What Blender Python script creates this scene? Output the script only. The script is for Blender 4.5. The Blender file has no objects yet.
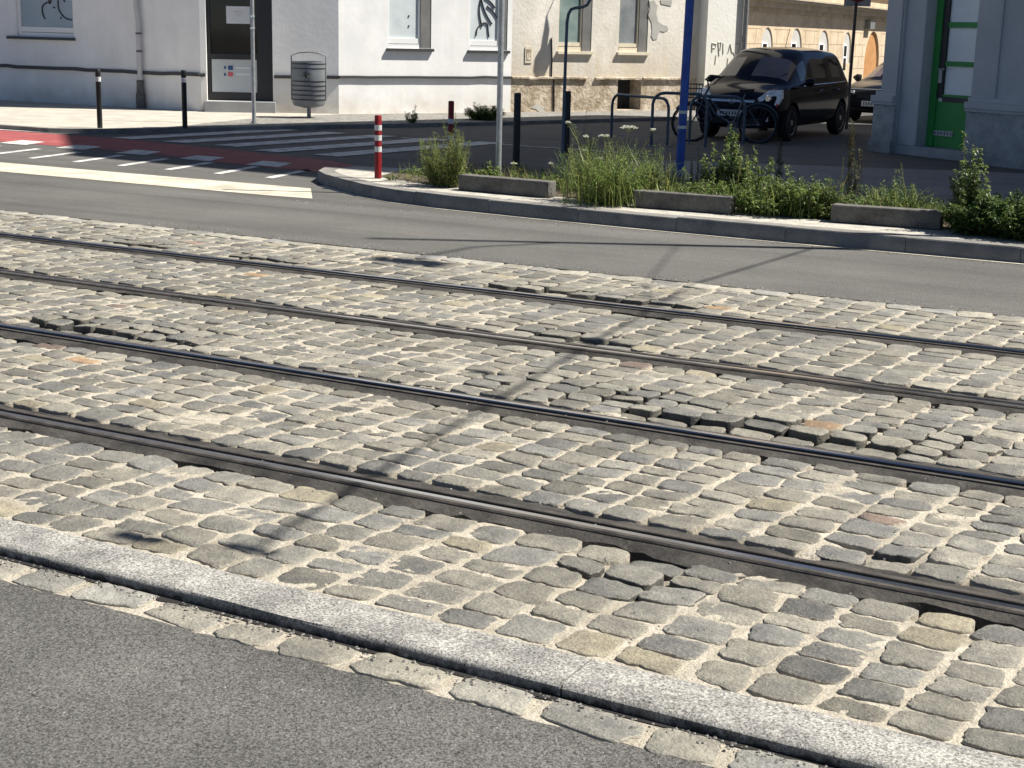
import bpy, bmesh, math, random
import numpy as np
from mathutils import Vector, Matrix
random.seed(7); RNG = np.random.default_rng(7)
scn = bpy.context.scene
COL = scn.collection
# ------------------------------------------------------------------ survey: camera and pixel -> point on a plane
FPX, CAMH, HS, HI = 1500.0, 1.85, .0235, 20.0
ROLL = math.atan(HS); PITCH = math.atan((384-(HI+HS*512))*math.cos(ROLL)/FPX); YAW = math.radians(28.4)
def ray(x, y):
    a, b = x-512, 384-y
    c, s = math.cos(ROLL), math.sin(ROLL); a, b = c*a-s*b, s*a+c*b
    cp, sp = math.cos(PITCH), math.sin(PITCH)
    v = (a, cp*FPX+sp*b, -sp*FPX+cp*b)
    c, s = math.cos(YAW), math.sin(YAW)
    return Vector((c*v[0]-s*v[1], s*v[0]+c*v[1], v[2]))
def G(x, y, z=0.0):
    v = ray(x, y); t = (z-CAMH)/v.z
    return Vector((v.x*t, v.y*t, z))
cam = bpy.data.cameras.new('camera'); camo = bpy.data.objects.new('camera', cam); COL.objects.link(camo)
r_ = (ray(513, 384)-ray(512, 384)).normalized(); u_ = (ray(512, 383)-ray(512, 384)).normalized(); f_ = ray(512, 384).normalized()
camo.matrix_world = Matrix(((r_.x, u_.x, -f_.x, 0), (r_.y, u_.y, -f_.y, 0), (r_.z, u_.z, -f_.z, CAMH), (0, 0, 0, 1)))
cam.sensor_width = 36; cam.lens = FPX/1024*36; cam.clip_end = 3000; cam.clip_start = .1
scn.camera = camo
# ------------------------------------------------------------------ light
SUN_AZ, SUN_EL = math.radians(29), math.radians(54)
SUN = Vector((math.cos(SUN_AZ)*math.cos(SUN_EL), math.sin(SUN_AZ)*math.cos(SUN_EL), math.sin(SUN_EL)))
w = bpy.data.worlds.new('World'); scn.world = w; w.use_nodes = True
nt = w.node_tree; sky = nt.nodes.new('ShaderNodeTexSky'); sky.sky_type = 'NISHITA'; sky.sun_disc = False
sky.sun_elevation = SUN_EL; sky.sun_rotation = math.pi/2-SUN_AZ; sky.air_density = .6; sky.dust_density = .1; sky.ozone_density = 2.5
bg = nt.nodes['Background']; nt.links.new(sky.outputs[0], bg.inputs[0]); bg.inputs[1].default_value = .05
sl = bpy.data.lights.new('sun', 'SUN'); sl.energy = 5.0; sl.angle = math.radians(.5); sl.color = (1, .95, .86)
so = bpy.data.objects.new('sun', sl); COL.objects.link(so); so.rotation_euler = SUN.to_track_quat('Z', 'Y').to_euler(); so.location = SUN*60
vs = scn.view_settings; vs.view_transform = 'Standard'; vs.look = 'None'; vs.gamma = 1; vs.exposure = 1.0; vs.use_curve_mapping = False
# ------------------------------------------------------------------ materials
def mat(name, c1, c2=None, rough=.8, scale=3.0, bump=0.0, bscale=40.0, metal=0.0, attr=None, fine=0.0, fscale=90.0, spec=.3,
        ramp=(.35, .65), stain=None, coat=0.0, dust=None, bdist=.01, detail=6, wear=()):
    m = bpy.data.materials.new(name); m.use_nodes = True; N = m.node_tree.nodes; L = m.node_tree.links
    p = N['Principled BSDF']; p.inputs['Roughness'].default_value = rough; p.inputs['Metallic'].default_value = metal
    p.inputs['Specular IOR Level'].default_value = spec; p.inputs['Coat Weight'].default_value = coat
    tc = N.new('ShaderNodeTexCoord').outputs['Object']
    def noise(s, d=6, rg=.6):
        n = N.new('ShaderNodeTexNoise')
        if isinstance(s, tuple):
            mp_ = N.new('ShaderNodeMapping'); mp_.inputs['Scale'].default_value = s; L.new(tc, mp_.inputs['Vector'])
            n.inputs['Scale'].default_value = 1; n.inputs['Detail'].default_value = d; L.new(mp_.outputs[0], n.inputs['Vector']); return n.outputs['Fac']
        n.inputs['Scale'].default_value = s; n.inputs['Detail'].default_value = d
        n.inputs['Roughness'].default_value = rg; L.new(tc, n.inputs['Vector']); return n.outputs['Fac']
    def ramp_(src, lo, hi, a=(0, 0, 0, 1), b=(1, 1, 1, 1)):
        r = N.new('ShaderNodeValToRGB'); r.color_ramp.elements[0].position = lo; r.color_ramp.elements[1].position = hi
        r.color_ramp.elements[0].color = a; r.color_ramp.elements[1].color = b; L.new(src, r.inputs[0]); return r.outputs[0]
    def mix(kind, fac, a, b):
        n = N.new('ShaderNodeMix'); n.data_type = 'RGBA'; n.blend_type = kind
        for sock, val in ((n.inputs[0], fac), (n.inputs[6], a), (n.inputs[7], b)):
            if isinstance(val, (int, float)): sock.default_value = val
            elif isinstance(val, (tuple, list)): sock.default_value = (*val[:3], 1)
            else: L.new(val, sock)
        return n.outputs[2]
    col = None
    if c2 is not None:
        col = ramp_(noise(scale), ramp[0], ramp[1], (*c1, 1), (*c2, 1))
    if attr:
        a = N.new('ShaderNodeAttribute'); a.attribute_name = attr
        col = a.outputs['Color'] if col is None else mix('MULTIPLY', 1.0, col, a.outputs['Color'])
    if fine:
        v = ramp_(noise(fscale, 4, .7), .3, .7, (1-fine, 1-fine, 1-fine, 1), (1+fine, 1+fine, 1+fine, 1))
        col = mix('MULTIPLY', 1.0, c1 if col is None else col, v)
    for ws, lo, hi in wear: col = mix('MULTIPLY', 1.0, c1 if col is None else col, ramp_(noise(ws, 5, .65), .32, .68, (lo, lo, lo, 1), (hi, hi, hi, 1)))
    if dust:                                   # (attribute, colour, noise scale): sand smeared over the edges
        a = N.new('ShaderNodeAttribute'); a.attribute_name = dust[0]
        ad = N.new('ShaderNodeMath'); ad.operation = 'MULTIPLY_ADD'; ad.inputs[1].default_value = .9; ad.inputs[2].default_value = -.45
        L.new(noise(dust[2], 5, .7), ad.inputs[0])
        s2 = N.new('ShaderNodeMath'); s2.operation = 'ADD'; L.new(a.outputs['Fac'], s2.inputs[0]); L.new(ad.outputs[0], s2.inputs[1])
        col = mix('MIX', ramp_(s2.outputs[0], .22, .92), col, dust[1])
    if stain:                                  # list of (z0, z1, colour, strength, noise scale): dirt (and painted shade on the kerb) that fades out between z0 and z1
        for z0, z1, sc, st, ns in stain:
            sx = N.new('ShaderNodeSeparateXYZ'); L.new(tc, sx.inputs[0])
            mr = N.new('ShaderNodeMapRange'); mr.inputs[1].default_value = z0; mr.inputs[2].default_value = z1
            mr.inputs[3].default_value = 1; mr.inputs[4].default_value = 0; L.new(sx.outputs['Z'], mr.inputs[0])
            mm = N.new('ShaderNodeMath'); mm.operation = 'MULTIPLY'; L.new(mr.outputs[0], mm.inputs[0]); L.new(ramp_(noise(ns), .3, .7), mm.inputs[1])
            m2 = N.new('ShaderNodeMath'); m2.operation = 'MULTIPLY'; m2.inputs[1].default_value = st; L.new(mm.outputs[0], m2.inputs[0])
            col = mix('MIX', m2.outputs[0], c1 if col is None else col, sc)
    if col is None: p.inputs['Base Color'].default_value = (*c1, 1)
    else: L.new(col, p.inputs['Base Color'])
    if bump:
        b = N.new('ShaderNodeBump'); b.inputs['Strength'].default_value = bump; b.inputs['Distance'].default_value = bdist
        L.new(noise(bscale, detail, .65), b.inputs['Height']); L.new(b.outputs[0], p.inputs['Normal'])
    return m
def leafmat(name, tint):
    m = bpy.data.materials.new(name); m.use_nodes = True; N = m.node_tree.nodes; L = m.node_tree.links
    p = N['Principled BSDF']; p.inputs['Roughness'].default_value = .45; p.inputs['Specular IOR Level'].default_value = .35
    a = N.new('ShaderNodeAttribute'); a.attribute_name = 'col'
    x = N.new('ShaderNodeMix'); x.data_type = 'RGBA'; x.blend_type = 'MULTIPLY'; x.inputs[0].default_value = 1
    L.new(a.outputs['Color'], x.inputs[6]); x.inputs[7].default_value = (*tint, 1)
    L.new(x.outputs[2], p.inputs['Base Color'])
    t = N.new('ShaderNodeBsdfTranslucent'); L.new(x.outputs[2], t.inputs[0])
    s = N.new('ShaderNodeMixShader'); s.inputs[0].default_value = .4
    L.new(p.outputs[0], s.inputs[1]); L.new(t.outputs[0], s.inputs[2]); L.new(s.outputs[0], N['Material Output'].inputs[0])
    return m
M = {}
SAND = (.42, .38, .305)
M['asphalt_far'] = mat('asphalt_far', (.082, .080, .076), (.108, .105, .098), .9, .55, .8, 90, fine=.5, fscale=70, bdist=.008, wear=(((.08, 2.4, 1), .82, 1.16), (14, .9, 1.1)))
M['asphalt_near'] = mat('asphalt_near', (.104, .101, .095), (.140, .136, .127), .9, 1.6, 1.0, 110, fine=.95, fscale=120, bdist=.012, wear=((.9, .88, 1.1), ((.25, 2.2, 1), .9, 1.1)))
M['ground'] = mat('ground', (.08, .078, .072), (.1, .1, .09), .95, .3)
M['stone'] = mat('stone', (.74, .745, .75), (1.22, 1.20, 1.13), .66, 7, .9, 60, attr='col', fine=.32, wear=((22, .82, 1.14), (1.1, .86, 1.12)), fscale=120, spec=.4, dust=('dust', SAND, 60), bdist=.013)
M['mortar'] = mat('mortar', (.335, .30, .24), (.49, .445, .365), .95, 5, 1.0, 70, fine=.3, fscale=160, attr='col', bdist=.015)
M['mortar_plain'] = mat('mortar_plain', (.335, .30, .24), (.49, .445, .365), .95, 5, 1.0, 70, fine=.3, fscale=160, bdist=.015)
M['granite'] = mat('granite', (.20, .195, .185), (.30, .29, .265), .75, 6, .8, 130, fine=1.0, fscale=120, stain=[(-.034, -.004, (.035, .032, .028), 1.6, 30)], bdist=.005, wear=((3, .8, 1.12),))  # kerb front darkened low down: grime, and its shade put into the colour
M['rail_head'] = mat('rail_head', (.42, .42, .43), (.58, .57, .56), .20, (1.2, 40, 1), metal=1, spec=.5)
M['rail_side'] = mat('rail_side', (.04, .036, .033), (.09, .08, .07), .6, 9, .4, 60, metal=.2)
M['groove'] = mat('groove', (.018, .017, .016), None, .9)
M['bitumen'] = mat('bitumen', (.018, .016, .015), (.062, .057, .050), .8, 5, .9, 38, fine=.35, fscale=70, bdist=.012)
M['kerb'] = mat('kerb', (.135, .132, .125), (.22, .21, .195), .85, 4, .6, 90, fine=.5, fscale=120, bdist=.005)
M['island_top'] = mat('island_top', (.30, .285, .25), (.45, .425, .37), .9, 7, .7, 60, fine=.4, fscale=70, bdist=.01)
M['soil'] = mat('soil', (.06, .048, .032), (.12, .10, .07), .95, 8, 1.0, 40)
M['block'] = mat('block', (.075, .072, .067), (.14, .134, .12), .9, 6, .7, 60, fine=.4, fscale=90, bdist=.008)
M['pave'] = mat('pave', (.33, .31, .27), (.44, .41, .35), .9, 2, .5, 60, fine=.2, fscale=50)
M['pave_dark'] = mat('pave_dark', (.15, .145, .135), (.24, .23, .21), .9, 5, .9, 30, fine=.4, fscale=14)
M['footpath'] = mat('footpath', (.17, .17, .165), (.23, .225, .215), .9, 1.5, .4, 60, fine=.15, fscale=30)
M['line_white'] = mat('line_white', (.26, .255, .24), (.56, .55, .52), .8, 5, fine=.3, fscale=50, ramp=(.33, .55))
M['cream'] = mat('cream', (.34, .31, .25), (.56, .515, .415), .85, 2.5, fine=.2, fscale=50)
M['red_lane'] = mat('red_lane', (.22, .050, .055), (.31, .085, .08), .85, 3, fine=.25, fscale=90)
M['wall_white'] = mat('wall_white', (.76, .76, .755), (.84, .835, .825), .9, 1.6, .16, 9, bdist=.02, stain=[(.0, .55, (.42, .33, .22), .8, 2.2), (.0, 1.2, (.5, .46, .4), .4, 1.1), (.2, 5, (.55, .55, .54), .35, (3.5, 3.5, .35))], wear=((.6, .92, 1.02),))
M['wall_old'] = mat('wall_old', (.66, .62, .545), (.80, .76, .69), .92, 1.3, .5, 12, bdist=.02, stain=[(.4, 1.6, (.48, .33, .17), .8, 1.6), (.6, 2.1, (.50, .36, .17), .7, (7, 7, .5)), (1.0, 4, (.50, .49, .45), .7, (1.2, 1.2, .7))], wear=((2.5, .93, 1.03),))
M['plinth_old'] = mat('plinth_old', (.30, .24, .17), (.58, .51, .41), .95, 3.2, 1.0, 14, fine=.3, fscale=9, bdist=.03)
M['plinth_dark'] = mat('plinth_dark', (.26, .19, .12), (.34, .26, .17), .95, 3)
M['patch'] = mat('patch', (.36, .35, .33), (.44, .43, .40), .95, 3)
M['wall_bay'] = mat('wall_bay', (.74, .73, .68), (.81, .80, .76), .9, 1.4, .5, 12, bdist=.015, stain=[(.3, 1.7, (.55, .50, .38), .7, 2.0), (.4, 2.6, (.50, .46, .34), .6, (9, 9, .5))])
M['ochre'] = mat('ochre', (.45, .355, .245), (.57, .46, .33), .92, .9, .4, 6, fine=.15, fscale=5, stain=[(.0, 1.2, (.6, .52, .4), .6, 1.2)])
M['cornice'] = mat('cornice', (.33, .28, .21), (.45, .38, .29), .9, 1.5)
M['niche'] = mat('niche', (.38, .37, .35), (.46, .45, .42), .9, 2)
M['wood_door'] = mat('wood_door', (.38, .19, .075), (.48, .25, .10), .6, 3)
M['grey_wall'] = mat('grey_wall', (.40, .41, .42), (.48, .485, .49), .9, 1.2, .5, 14, bdist=.015, stain=[(.0, .5, (.17, .165, .16), .85, 2.5)])
M['grey_plinth'] = mat('grey_plinth', (.30, .31, .32), (.42, .43, .43), .9, 5, 1.0, 18, bdist=.03, stain=[(.0, .45, (.13, .13, .125), .95, 1.5)])
M['green_door'] = mat('green_door', (.035, .23, .05), (.045, .28, .065), .4, 2)
M['dark_metal'] = mat('dark_metal', (.018, .018, .02), None, .45, spec=.5)
M['black_post'] = mat('black_post', (.014, .014, .015), (.025, .024, .023), .5, 6)
M['galv'] = mat('galv', (.30, .31, .31), (.42, .43, .43), .45, 12, metal=.55, spec=.5)
M['galv_dark'] = mat('galv_dark', (.16, .165, .17), (.23, .235, .235), .5, 12, metal=.3, spec=.5)
M['bin'] = mat('bin', (.15, .165, .18), (.20, .215, .23), .5, 5, metal=.2, spec=.5)
M['blue_post'] = mat('blue_post', (.008, .045, .28), (.02, .085, .36), .5, 8, spec=.4, wear=((5, .75, 1.1),))
M['rack'] = mat('rack', (.035, .06, .085), (.06, .085, .11), .45, 9, spec=.5)
M['red_post'] = mat('red_post', (.15, .006, .009), (.21, .012, .014), .45, 9)
M['white_paint'] = mat('white_paint', (.48, .48, .46), (.62, .62, .6), .5, 20)
M['window_frame'] = mat('window_frame', (.74, .74, .73), None, .4)
M['frame_old'] = mat('frame_old', (.56, .50, .38), (.66, .60, .48), .6, 5)
M['blind'] = mat('blind', (.50, .56, .58), (.60, .65, .66), .35, 2, spec=.5)
M['blind_dark'] = mat('blind_dark', (.27, .34, .40), (.33, .39, .45), .35, 1.2, spec=.5)
M['old_glass'] = mat('old_glass', (.13, .20, .19), (.30, .36, .35), .15, 1.6, spec=.6)
M['net_glass'] = mat('net_glass', (.17, .19, .20), (.27, .29, .30), .2, 3, spec=.6)
M['dark_glass'] = mat('dark_glass', (.006, .006, .006), (.02, .015, .010), .05, 1.5, spec=.4)
M['milk_glass'] = mat('milk_glass', (.74, .76, .76), (.85, .86, .85), .35, 2, spec=.5)
M['paper'] = mat('paper', (.62, .64, .66), None, .7)
M['panel'] = mat('panel', (.42, .45, .47), (.47, .50, .52), .5, 2)
M['ink_red'] = mat('ink_red', (.5, .12, .14), None, .7)
M['ink_blue'] = mat('ink_blue', (.03, .08, .2), None, .7)
M['ink_pale'] = mat('ink_pale', (.62, .64, .66), None, .7)
M['ink_black'] = mat('ink_black', (.03, .03, .035), None, .6)
M['graffiti_grey'] = mat('graffiti_grey', (.50, .48, .42), None, .9)
M['shaded_jamb'] = mat('shaded_jamb', (.13, .13, .13), (.18, .178, .17), .9, 3)
M['sill_dark'] = mat('sill_dark', (.05, .052, .055), None, .5)
M['cast_iron'] = mat('cast_iron', (.07, .07, .07), (.13, .125, .12), .7, 14)
M['car_blue'] = mat('car_blue', (.002, .003, .012), None, .10, spec=.16)
M['car_dark'] = mat('car_dark', (.006, .006, .009), None, .12, spec=.2)
M['car_glass'] = mat('car_glass', (.07, .058, .055), (.13, .10, .095), .03, 1.6, spec=1.0)  # grey-pink base colour paints in reflections on the windscreens
M['side_glass'] = mat('side_glass', (.022, .026, .024), (.045, .042, .036), .04, 2.2, spec=.7)
M['plastic'] = mat('plastic', (.012, .012, .013), None, .6)
M['tyre'] = mat('tyre', (.012, .012, .012), (.02, .02, .02), .85, 20)
M['alloy'] = mat('alloy', (.30, .31, .32), None, .35, metal=.6)
M['chrome'] = mat('chrome', (.62, .63, .65), None, .15, metal=.9)
M['lamp_lens'] = mat('lamp_lens', (.62, .65, .66), (.85, .87, .88), .10, 14, spec=.8)
M['red_lens'] = mat('red_lens', (.55, .05, .015), None, .3)
M['plate'] = mat('plate', (.6, .6, .6), None, .5)
M['step'] = mat('step', (.27, .275, .28), (.34, .345, .345), .85, 3, .4, 40)
M['sign_back'] = mat('sign_back', (.30, .31, .32), None, .5)
M['stem'] = mat('stem', (.10, .12, .035), (.17, .17, .06), .7, 20)
M['stem_brown'] = mat('stem_brown', (.045, .035, .02), (.08, .06, .03), .8, 20)
M['leaf'] = leafmat('leaf', (1, 1, 1)); M['flower'] = leafmat('flower', (1, 1, 1))
# ------------------------------------------------------------------ mesh building
class MB:
    def __init__(self): self.v = []; self.f = []; self.mi = []; self.c = None
    def add(self, vs, fs, mi=0):
        o = len(self.v); self.v += [tuple(p) for p in vs]; self.f += [tuple(i+o for i in q) for q in fs]; self.mi += [mi]*len(fs); return self
    def quad(self, a, b, c, d, mi=0): return self.add([a, b, c, d], [(0, 1, 2, 3)], mi)
    def hexa(self, p, mi=0):                       # 8 corners: bottom ring, top ring
        return self.add(p, [(3, 2, 1, 0), (4, 5, 6, 7), (0, 1, 5, 4), (1, 2, 6, 5), (2, 3, 7, 6), (3, 0, 4, 7)], mi)
    def box(self, c, s, rz=0, mi=0):
        x, y, z = s[0]/2, s[1]/2, s[2]/2; ca, sa = math.cos(rz), math.sin(rz)
        return self.hexa([(c[0]+ca*a-sa*b, c[1]+sa*a+ca*b, c[2]+d) for d in (-z, z) for a, b in ((-x, -y), (x, -y), (x, y), (-x, y))], mi)
    def prism(self, poly, z0, z1, mi=0):
        n = len(poly)
        return self.add([(p[0], p[1], z0) for p in poly]+[(p[0], p[1], z1) for p in poly],
                        [tuple(range(n-1, -1, -1)), tuple(range(n, 2*n))]+[(i, (i+1) % n, n+(i+1) % n, n+i) for i in range(n)], mi)
    def sheet(self, poly, z, mi=0): return self.add([(p[0], p[1], z) for p in poly], [tuple(range(len(poly)))], mi)
    def tube(self, pts, r, n=8, mi=0, cap=True):
        pts = [Vector(p) for p in pts]; m = len(pts); rs = r if isinstance(r, (list, tuple)) else [r]*m
        vs, fs = [], []; prev = None
        for i, p in enumerate(pts):
            t = (pts[min(i+1, m-1)]-pts[max(i-1, 0)]).normalized()
            if prev is None: a = t.cross(Vector((0, 0, 1))); a = a if a.length > .05 else t.cross(Vector((1, 0, 0)))
            else: a = prev-t*prev.dot(t)
            a.normalize(); prev = a; b = t.cross(a)
            vs += [p+(a*math.cos(k*2*math.pi/n)+b*math.sin(k*2*math.pi/n))*rs[i] for k in range(n)]
        for i in range(m-1): fs += [(i*n+k, i*n+(k+1) % n, (i+1)*n+(k+1) % n, (i+1)*n+k) for k in range(n)]
        if cap: fs += [tuple(range(n-1, -1, -1)), tuple(range((m-1)*n, m*n))]
        return self.add(vs, fs, mi)
    def lathe(self, c, prof, n=20, mi=0, axis=None):   # prof: (radius, height) list about the axis (default z)
        ax = Vector(axis or (0, 0, 1)).normalized(); a = ax.orthogonal().normalized(); b = ax.cross(a); c = Vector(c)
        vs = [c+ax*h+(a*math.cos(k*2*math.pi/n)+b*math.sin(k*2*math.pi/n))*max(r, 1e-4) for r, h in prof for k in range(n)]
        fs = [(i*n+k, i*n+(k+1) % n, (i+1)*n+(k+1) % n, (i+1)*n+k) for i in range(len(prof)-1) for k in range(n)]
        fs += [tuple(range(n-1, -1, -1)), tuple(range((len(prof)-1)*n, len(prof)*n))]
        return self.add(vs, fs, mi)
    def build(self, name, m, parent=None, smooth=False, bevel=0, origin=None):
        me = bpy.data.meshes.new(name); me.from_pydata([Vector(v) for v in self.v], [], self.f)
        ms = m if isinstance(m, (list, tuple)) else [m]
        for x in ms: me.materials.append(x)
        if len(ms) > 1: me.polygons.foreach_set('material_index', self.mi)
        if smooth: me.polygons.foreach_set('use_smooth', [True]*len(me.polygons))
        me.update()
        if bevel or smooth:
            bm = bmesh.new(); bm.from_mesh(me); bmesh.ops.recalc_face_normals(bm, faces=bm.faces); bm.to_mesh(me); bm.free()
        o = bpy.data.objects.new(name, me); COL.objects.link(o)
        if smooth:
            try: me.set_sharp_from_angle(angle=math.radians(40))
            except Exception: pass
        if bevel:
            b = o.modifiers.new('bevel', 'BEVEL'); b.width = bevel; b.segments = 2; b.limit_method = 'ANGLE'
        if parent is not None: o.parent = parent; o.matrix_parent_inverse = Matrix.Translation(-WL(parent))
        return o
def WL(o):                                           # world location of a chain of untransformed-rotation parents
    v = Vector(o.location)
    if o.parent is not None and o.matrix_parent_inverse == Matrix.Identity(4): v = v+WL(o.parent)
    return v
def tag(o, label, cat, group=None):
    o['label'] = label; o['category'] = cat
    if group: o['group'] = group
    return o
def thing(name, loc, label, cat, group=None):
    o = bpy.data.objects.new(name, None); COL.objects.link(o); o.location = loc; o.empty_display_size = .2
    return tag(o, label, cat, group)
def struct(o, kind='structure'): o['kind'] = kind; return o
def raw(name, V, F, m, cols=None, dust=None, parent=None, smooth=True):
    me = bpy.data.meshes.new(name); me.from_pydata(V, [], F)
    if smooth: me.polygons.foreach_set('use_smooth', [True]*len(me.polygons))
    if cols is not None:
        a = me.attributes.new('col', 'FLOAT_COLOR', 'POINT'); c = np.ones((len(V), 4), 'f'); c[:, :3] = cols; a.data.foreach_set('color', c.ravel())
    if dust is not None:
        a = me.attributes.new('dust', 'FLOAT', 'POINT'); a.data.foreach_set('value', np.asarray(dust, 'f'))
    me.materials.append(m); me.update()
    o = bpy.data.objects.new(name, me); COL.objects.link(o)
    if parent is not None: o.parent = parent; o.matrix_parent_inverse = Matrix.Translation(-WL(parent))
    return o
class Wall:                                          # a vertical plane: s along it, z up, d outwards
    def __init__(self, o, p1):
        self.o = Vector((o[0], o[1], 0)); self.u = (Vector((p1[0], p1[1], 0))-self.o); self.len = self.u.length; self.u.normalize()
        self.n = Vector((self.u.y, -self.u.x, 0))
    def p(self, s, z, d=0.0): q = self.o+self.u*s+self.n*d; return Vector((q.x, q.y, z))
    def at(self, x, y, d=0.0):                       # survey point on the plane
        v = ray(x, y); c = Vector((0, 0, CAMH)); o = self.o+self.n*d
        q = c+v*(self.n.dot(o-c*0)/self.n.dot(v)) if True else None
        return self.u.dot(q-self.o), q.z
    def box(self, mb, s0, s1, z0, z1, d0, d1, mi=0):
        P = self.p; return mb.hexa([P(s0, z0, d0), P(s0, z0, d1), P(s1, z0, d1), P(s1, z0, d0), P(s0, z1, d0), P(s0, z1, d1), P(s1, z1, d1), P(s1, z1, d0)], mi)
    def face(self, mb, s0, s1, z0, z1, holes, depth=.3, mi=0, rmi=0, zs=()):
        S = sorted({s0, s1, *[h[0] for h in holes], *[h[1] for h in holes]}); Z = sorted({z0, z1, *zs, *[h[2] for h in holes], *[h[3] for h in holes]})
        for a, b in zip(S, S[1:]):
            for c, d in zip(Z, Z[1:]):
                if any(h[0] <= a and b <= h[1] and h[2] <= c and d <= h[3] for h in holes): continue
                mb.quad(self.p(a, c), self.p(b, c), self.p(b, d), self.p(a, d), mi)
        for h in holes:
            dd = h[4] if len(h) > 4 else depth
            for (a, c), (b, d) in (((h[0], h[2]), (h[1], h[2])), ((h[1], h[2]), (h[1], h[3])), ((h[1], h[3]), (h[0], h[3])), ((h[0], h[3]), (h[0], h[2]))):
                mb.quad(self.p(a, c), self.p(b, d), self.p(b, d, -dd), self.p(a, c, -dd), rmi)
        return mb
    def line(self, mb, pts, r, d=.012, mi=0): return mb.tube([self.p(s, z, d) for s, z in pts], r, 5, mi)
# ------------------------------------------------------------------ ground, roads, markings
RY = [4.995, 6.50, 7.99, 9.44]                       # running edge of the four rails
KY0, KY1 = 3.65, 3.87                                # near granite kerb
ZN = -.042
struct(MB().sheet([(-600, -300), (600, -300), (600, 700), (-600, 700)], -.15).build('ground', M['ground']))
struct(MB().sheet([(-120, 10.72), (120, 10.72), (120, 160), (-120, 160)], 0).build('far_road', M['asphalt_far']))
def ragged(x0, x1, y, amp, step, seed):
    r = np.random.default_rng(seed); xs = np.arange(x0, x1+step/2, step); return [(float(x), float(y+r.normal(0, amp))) for x in xs]
e = ragged(-14, 6, 3.475, .006, .05, 3)
struct(MB().sheet([(-120, -40), (120, -40), (120, 3.475)]+e[::-1]+[(-120, 3.475)], ZN+.004).build('near_road', M['asphalt_near']))
U_ST = Vector((.31, .95, 0)).normalized()
mb = MB().sheet([(-40, 17.0), (-18.2, 16.92), (-16.6, 16.95), (-14.9, 16.75), (-13.1, 16.3), (-11.4, 16.1), (-11.3, 17.0), (-12.6, 17.7), (-15.5, 18.35), (-17.5, 18.68), (-18.9, 18.72), (-40, 18.7)], .004)
struct(mb.build('red_cycle_lane', M['red_lane']))
mb = MB()
for x, yo in ((-22.9, .2), (-21.65, .2), (-20.4, .2), (-19.15, .2), (-17.9, .15), (-16.65, .08), (-15.4, 0), (-14.1, -.13), (-12.85, -.2)):
    mb.sheet([(x-.2, 16.55+yo), (x+.36, 16.55+yo), (x+.12, 17.18+yo), (x-.4, 17.18+yo)], .008)
for i in range(13):                                  # short narrow dashes on the tram side
    x = -21.6+i*.82
    mb.sheet([(x, 15.1), (x+.13, 15.1), (x-.17, 16.35), (x-.31, 16.35)], .004)
for x in (-17.75, -16.65, -15.6, -14.5, -13.4):  # zebra bars
    mb.sheet([(x, 18.75 if x < -15 else 18.35), (x+.5, 18.7 if x < -15 else 18.3), (x+.95, 22.6), (x+.45, 22.6)], .009)
mb.sheet([(-20.4, 18.74), (-40, 18.76), (-40, 18.84), (-19.1, 18.86)], .008)
mb.sheet([(-14.4, 22.3), (-9.5, 22.1), (-9.5, 22.2), (-14.4, 22.4)], .008)
struct(mb.build('road_markings', M['line_white']))
struct(MB().sheet([(-60, 13.72), (-10.55, 13.50), (-9.9, 13.56), (-10.55, 14.42), (-14, 14.40), (-60, 14.6)], .004).build('cream_road_line', M['cream']))
# far pavement with a low kerb
kf = [(-60, 18.86), (-19.3, 18.9), (-18.5, 19.5), (-17.6, 21.3), (-16.9, 23.0), (-15.9, 25.0), (-15.0, 27.0), (-14.1, 29.4), (-11.3, 36.6), (-8, 46)]
struct(MB().prism(kf+[(-60, 46)], -.1, .07).build('far_pavement', M['pave']))
ko = []
for i, p in enumerate(kf):
    a = Vector(kf[max(i-1, 0)]); b = Vector(kf[min(i+1, len(kf)-1)]); t = (b-a).normalized(); ko.append((p[0]+t.y*-.14, p[1]+t.x*.14))
mb = MB()
for i in range(len(kf)-1):
    a, b, c, d = kf[i], kf[i+1], ko[i+1], ko[i]
    o = Vector((b[0]-a[0], b[1]-a[1])).normalized(); q = (o.y*.012, -o.x*.012)
    mb.prism([(a[0]+q[0], a[1]+q[1]), (b[0]+q[0], b[1]+q[1]), c, d], -.05, .075)
struct(mb.build('far_kerb', M['kerb']))
struct(MB().sheet([(-18.2, 20.6), (-17.65, 21.6), (-16.95, 23.2), (-15.95, 25.2), (-15.05, 27.2), (-14.2, 29.5), (-11.5, 36.4), (-13.9, 35.6), (-18.6, 26.6), (-18.9, 24.0)], .0745).build('cobbled_pavement', M['pave_dark']))
# footpath before the grey building
struct(MB().sheet([(-9.6, 17.2), (40, 16.6), (40, 22.2), (-3.6, 23.2), (-9.2, 21.3)], .004).build('footpath', M['footpath']))
# ------------------------------------------------------------------ tram track paving
DMG = [(*G(x, y).xy, r, k) for x, y, r, k in ((690, 412, .30, 1), (745, 422, .30, 1), (640, 398, .28, .9), (830, 443, .32, .8), (560, 385, .3, .7), (520, 378, .25, .5),
       (60, 328, .45, 1), (150, 334, .4, .8), (520, 287, .35, .8), (600, 298, .4, .9), (650, 308, .4, .7), (250, 260, .4, .5), (130, 243, .4, .5), (560, 335, .35, .5),
       (590, 342, .3, .7), (880, 560, .22, .4), (640, 575, .25, .5), (930, 440, .35, .5))]
SV, SF, SC, SD = [], [], [], []
def smooth_rand(seed):
    r = np.random.default_rng(seed); f = r.uniform(.3, 2.2, 8); p = r.uniform(0, 6.28, 8); d = r.uniform(0, 6.28, 8)
    return lambda x, y: sum(math.sin(f[i]*(x*math.cos(d[i])+y*math.sin(d[i]))+p[i]) for i in range(8))/4
wave = smooth_rand(5); sandy = smooth_rand(9)
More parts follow.
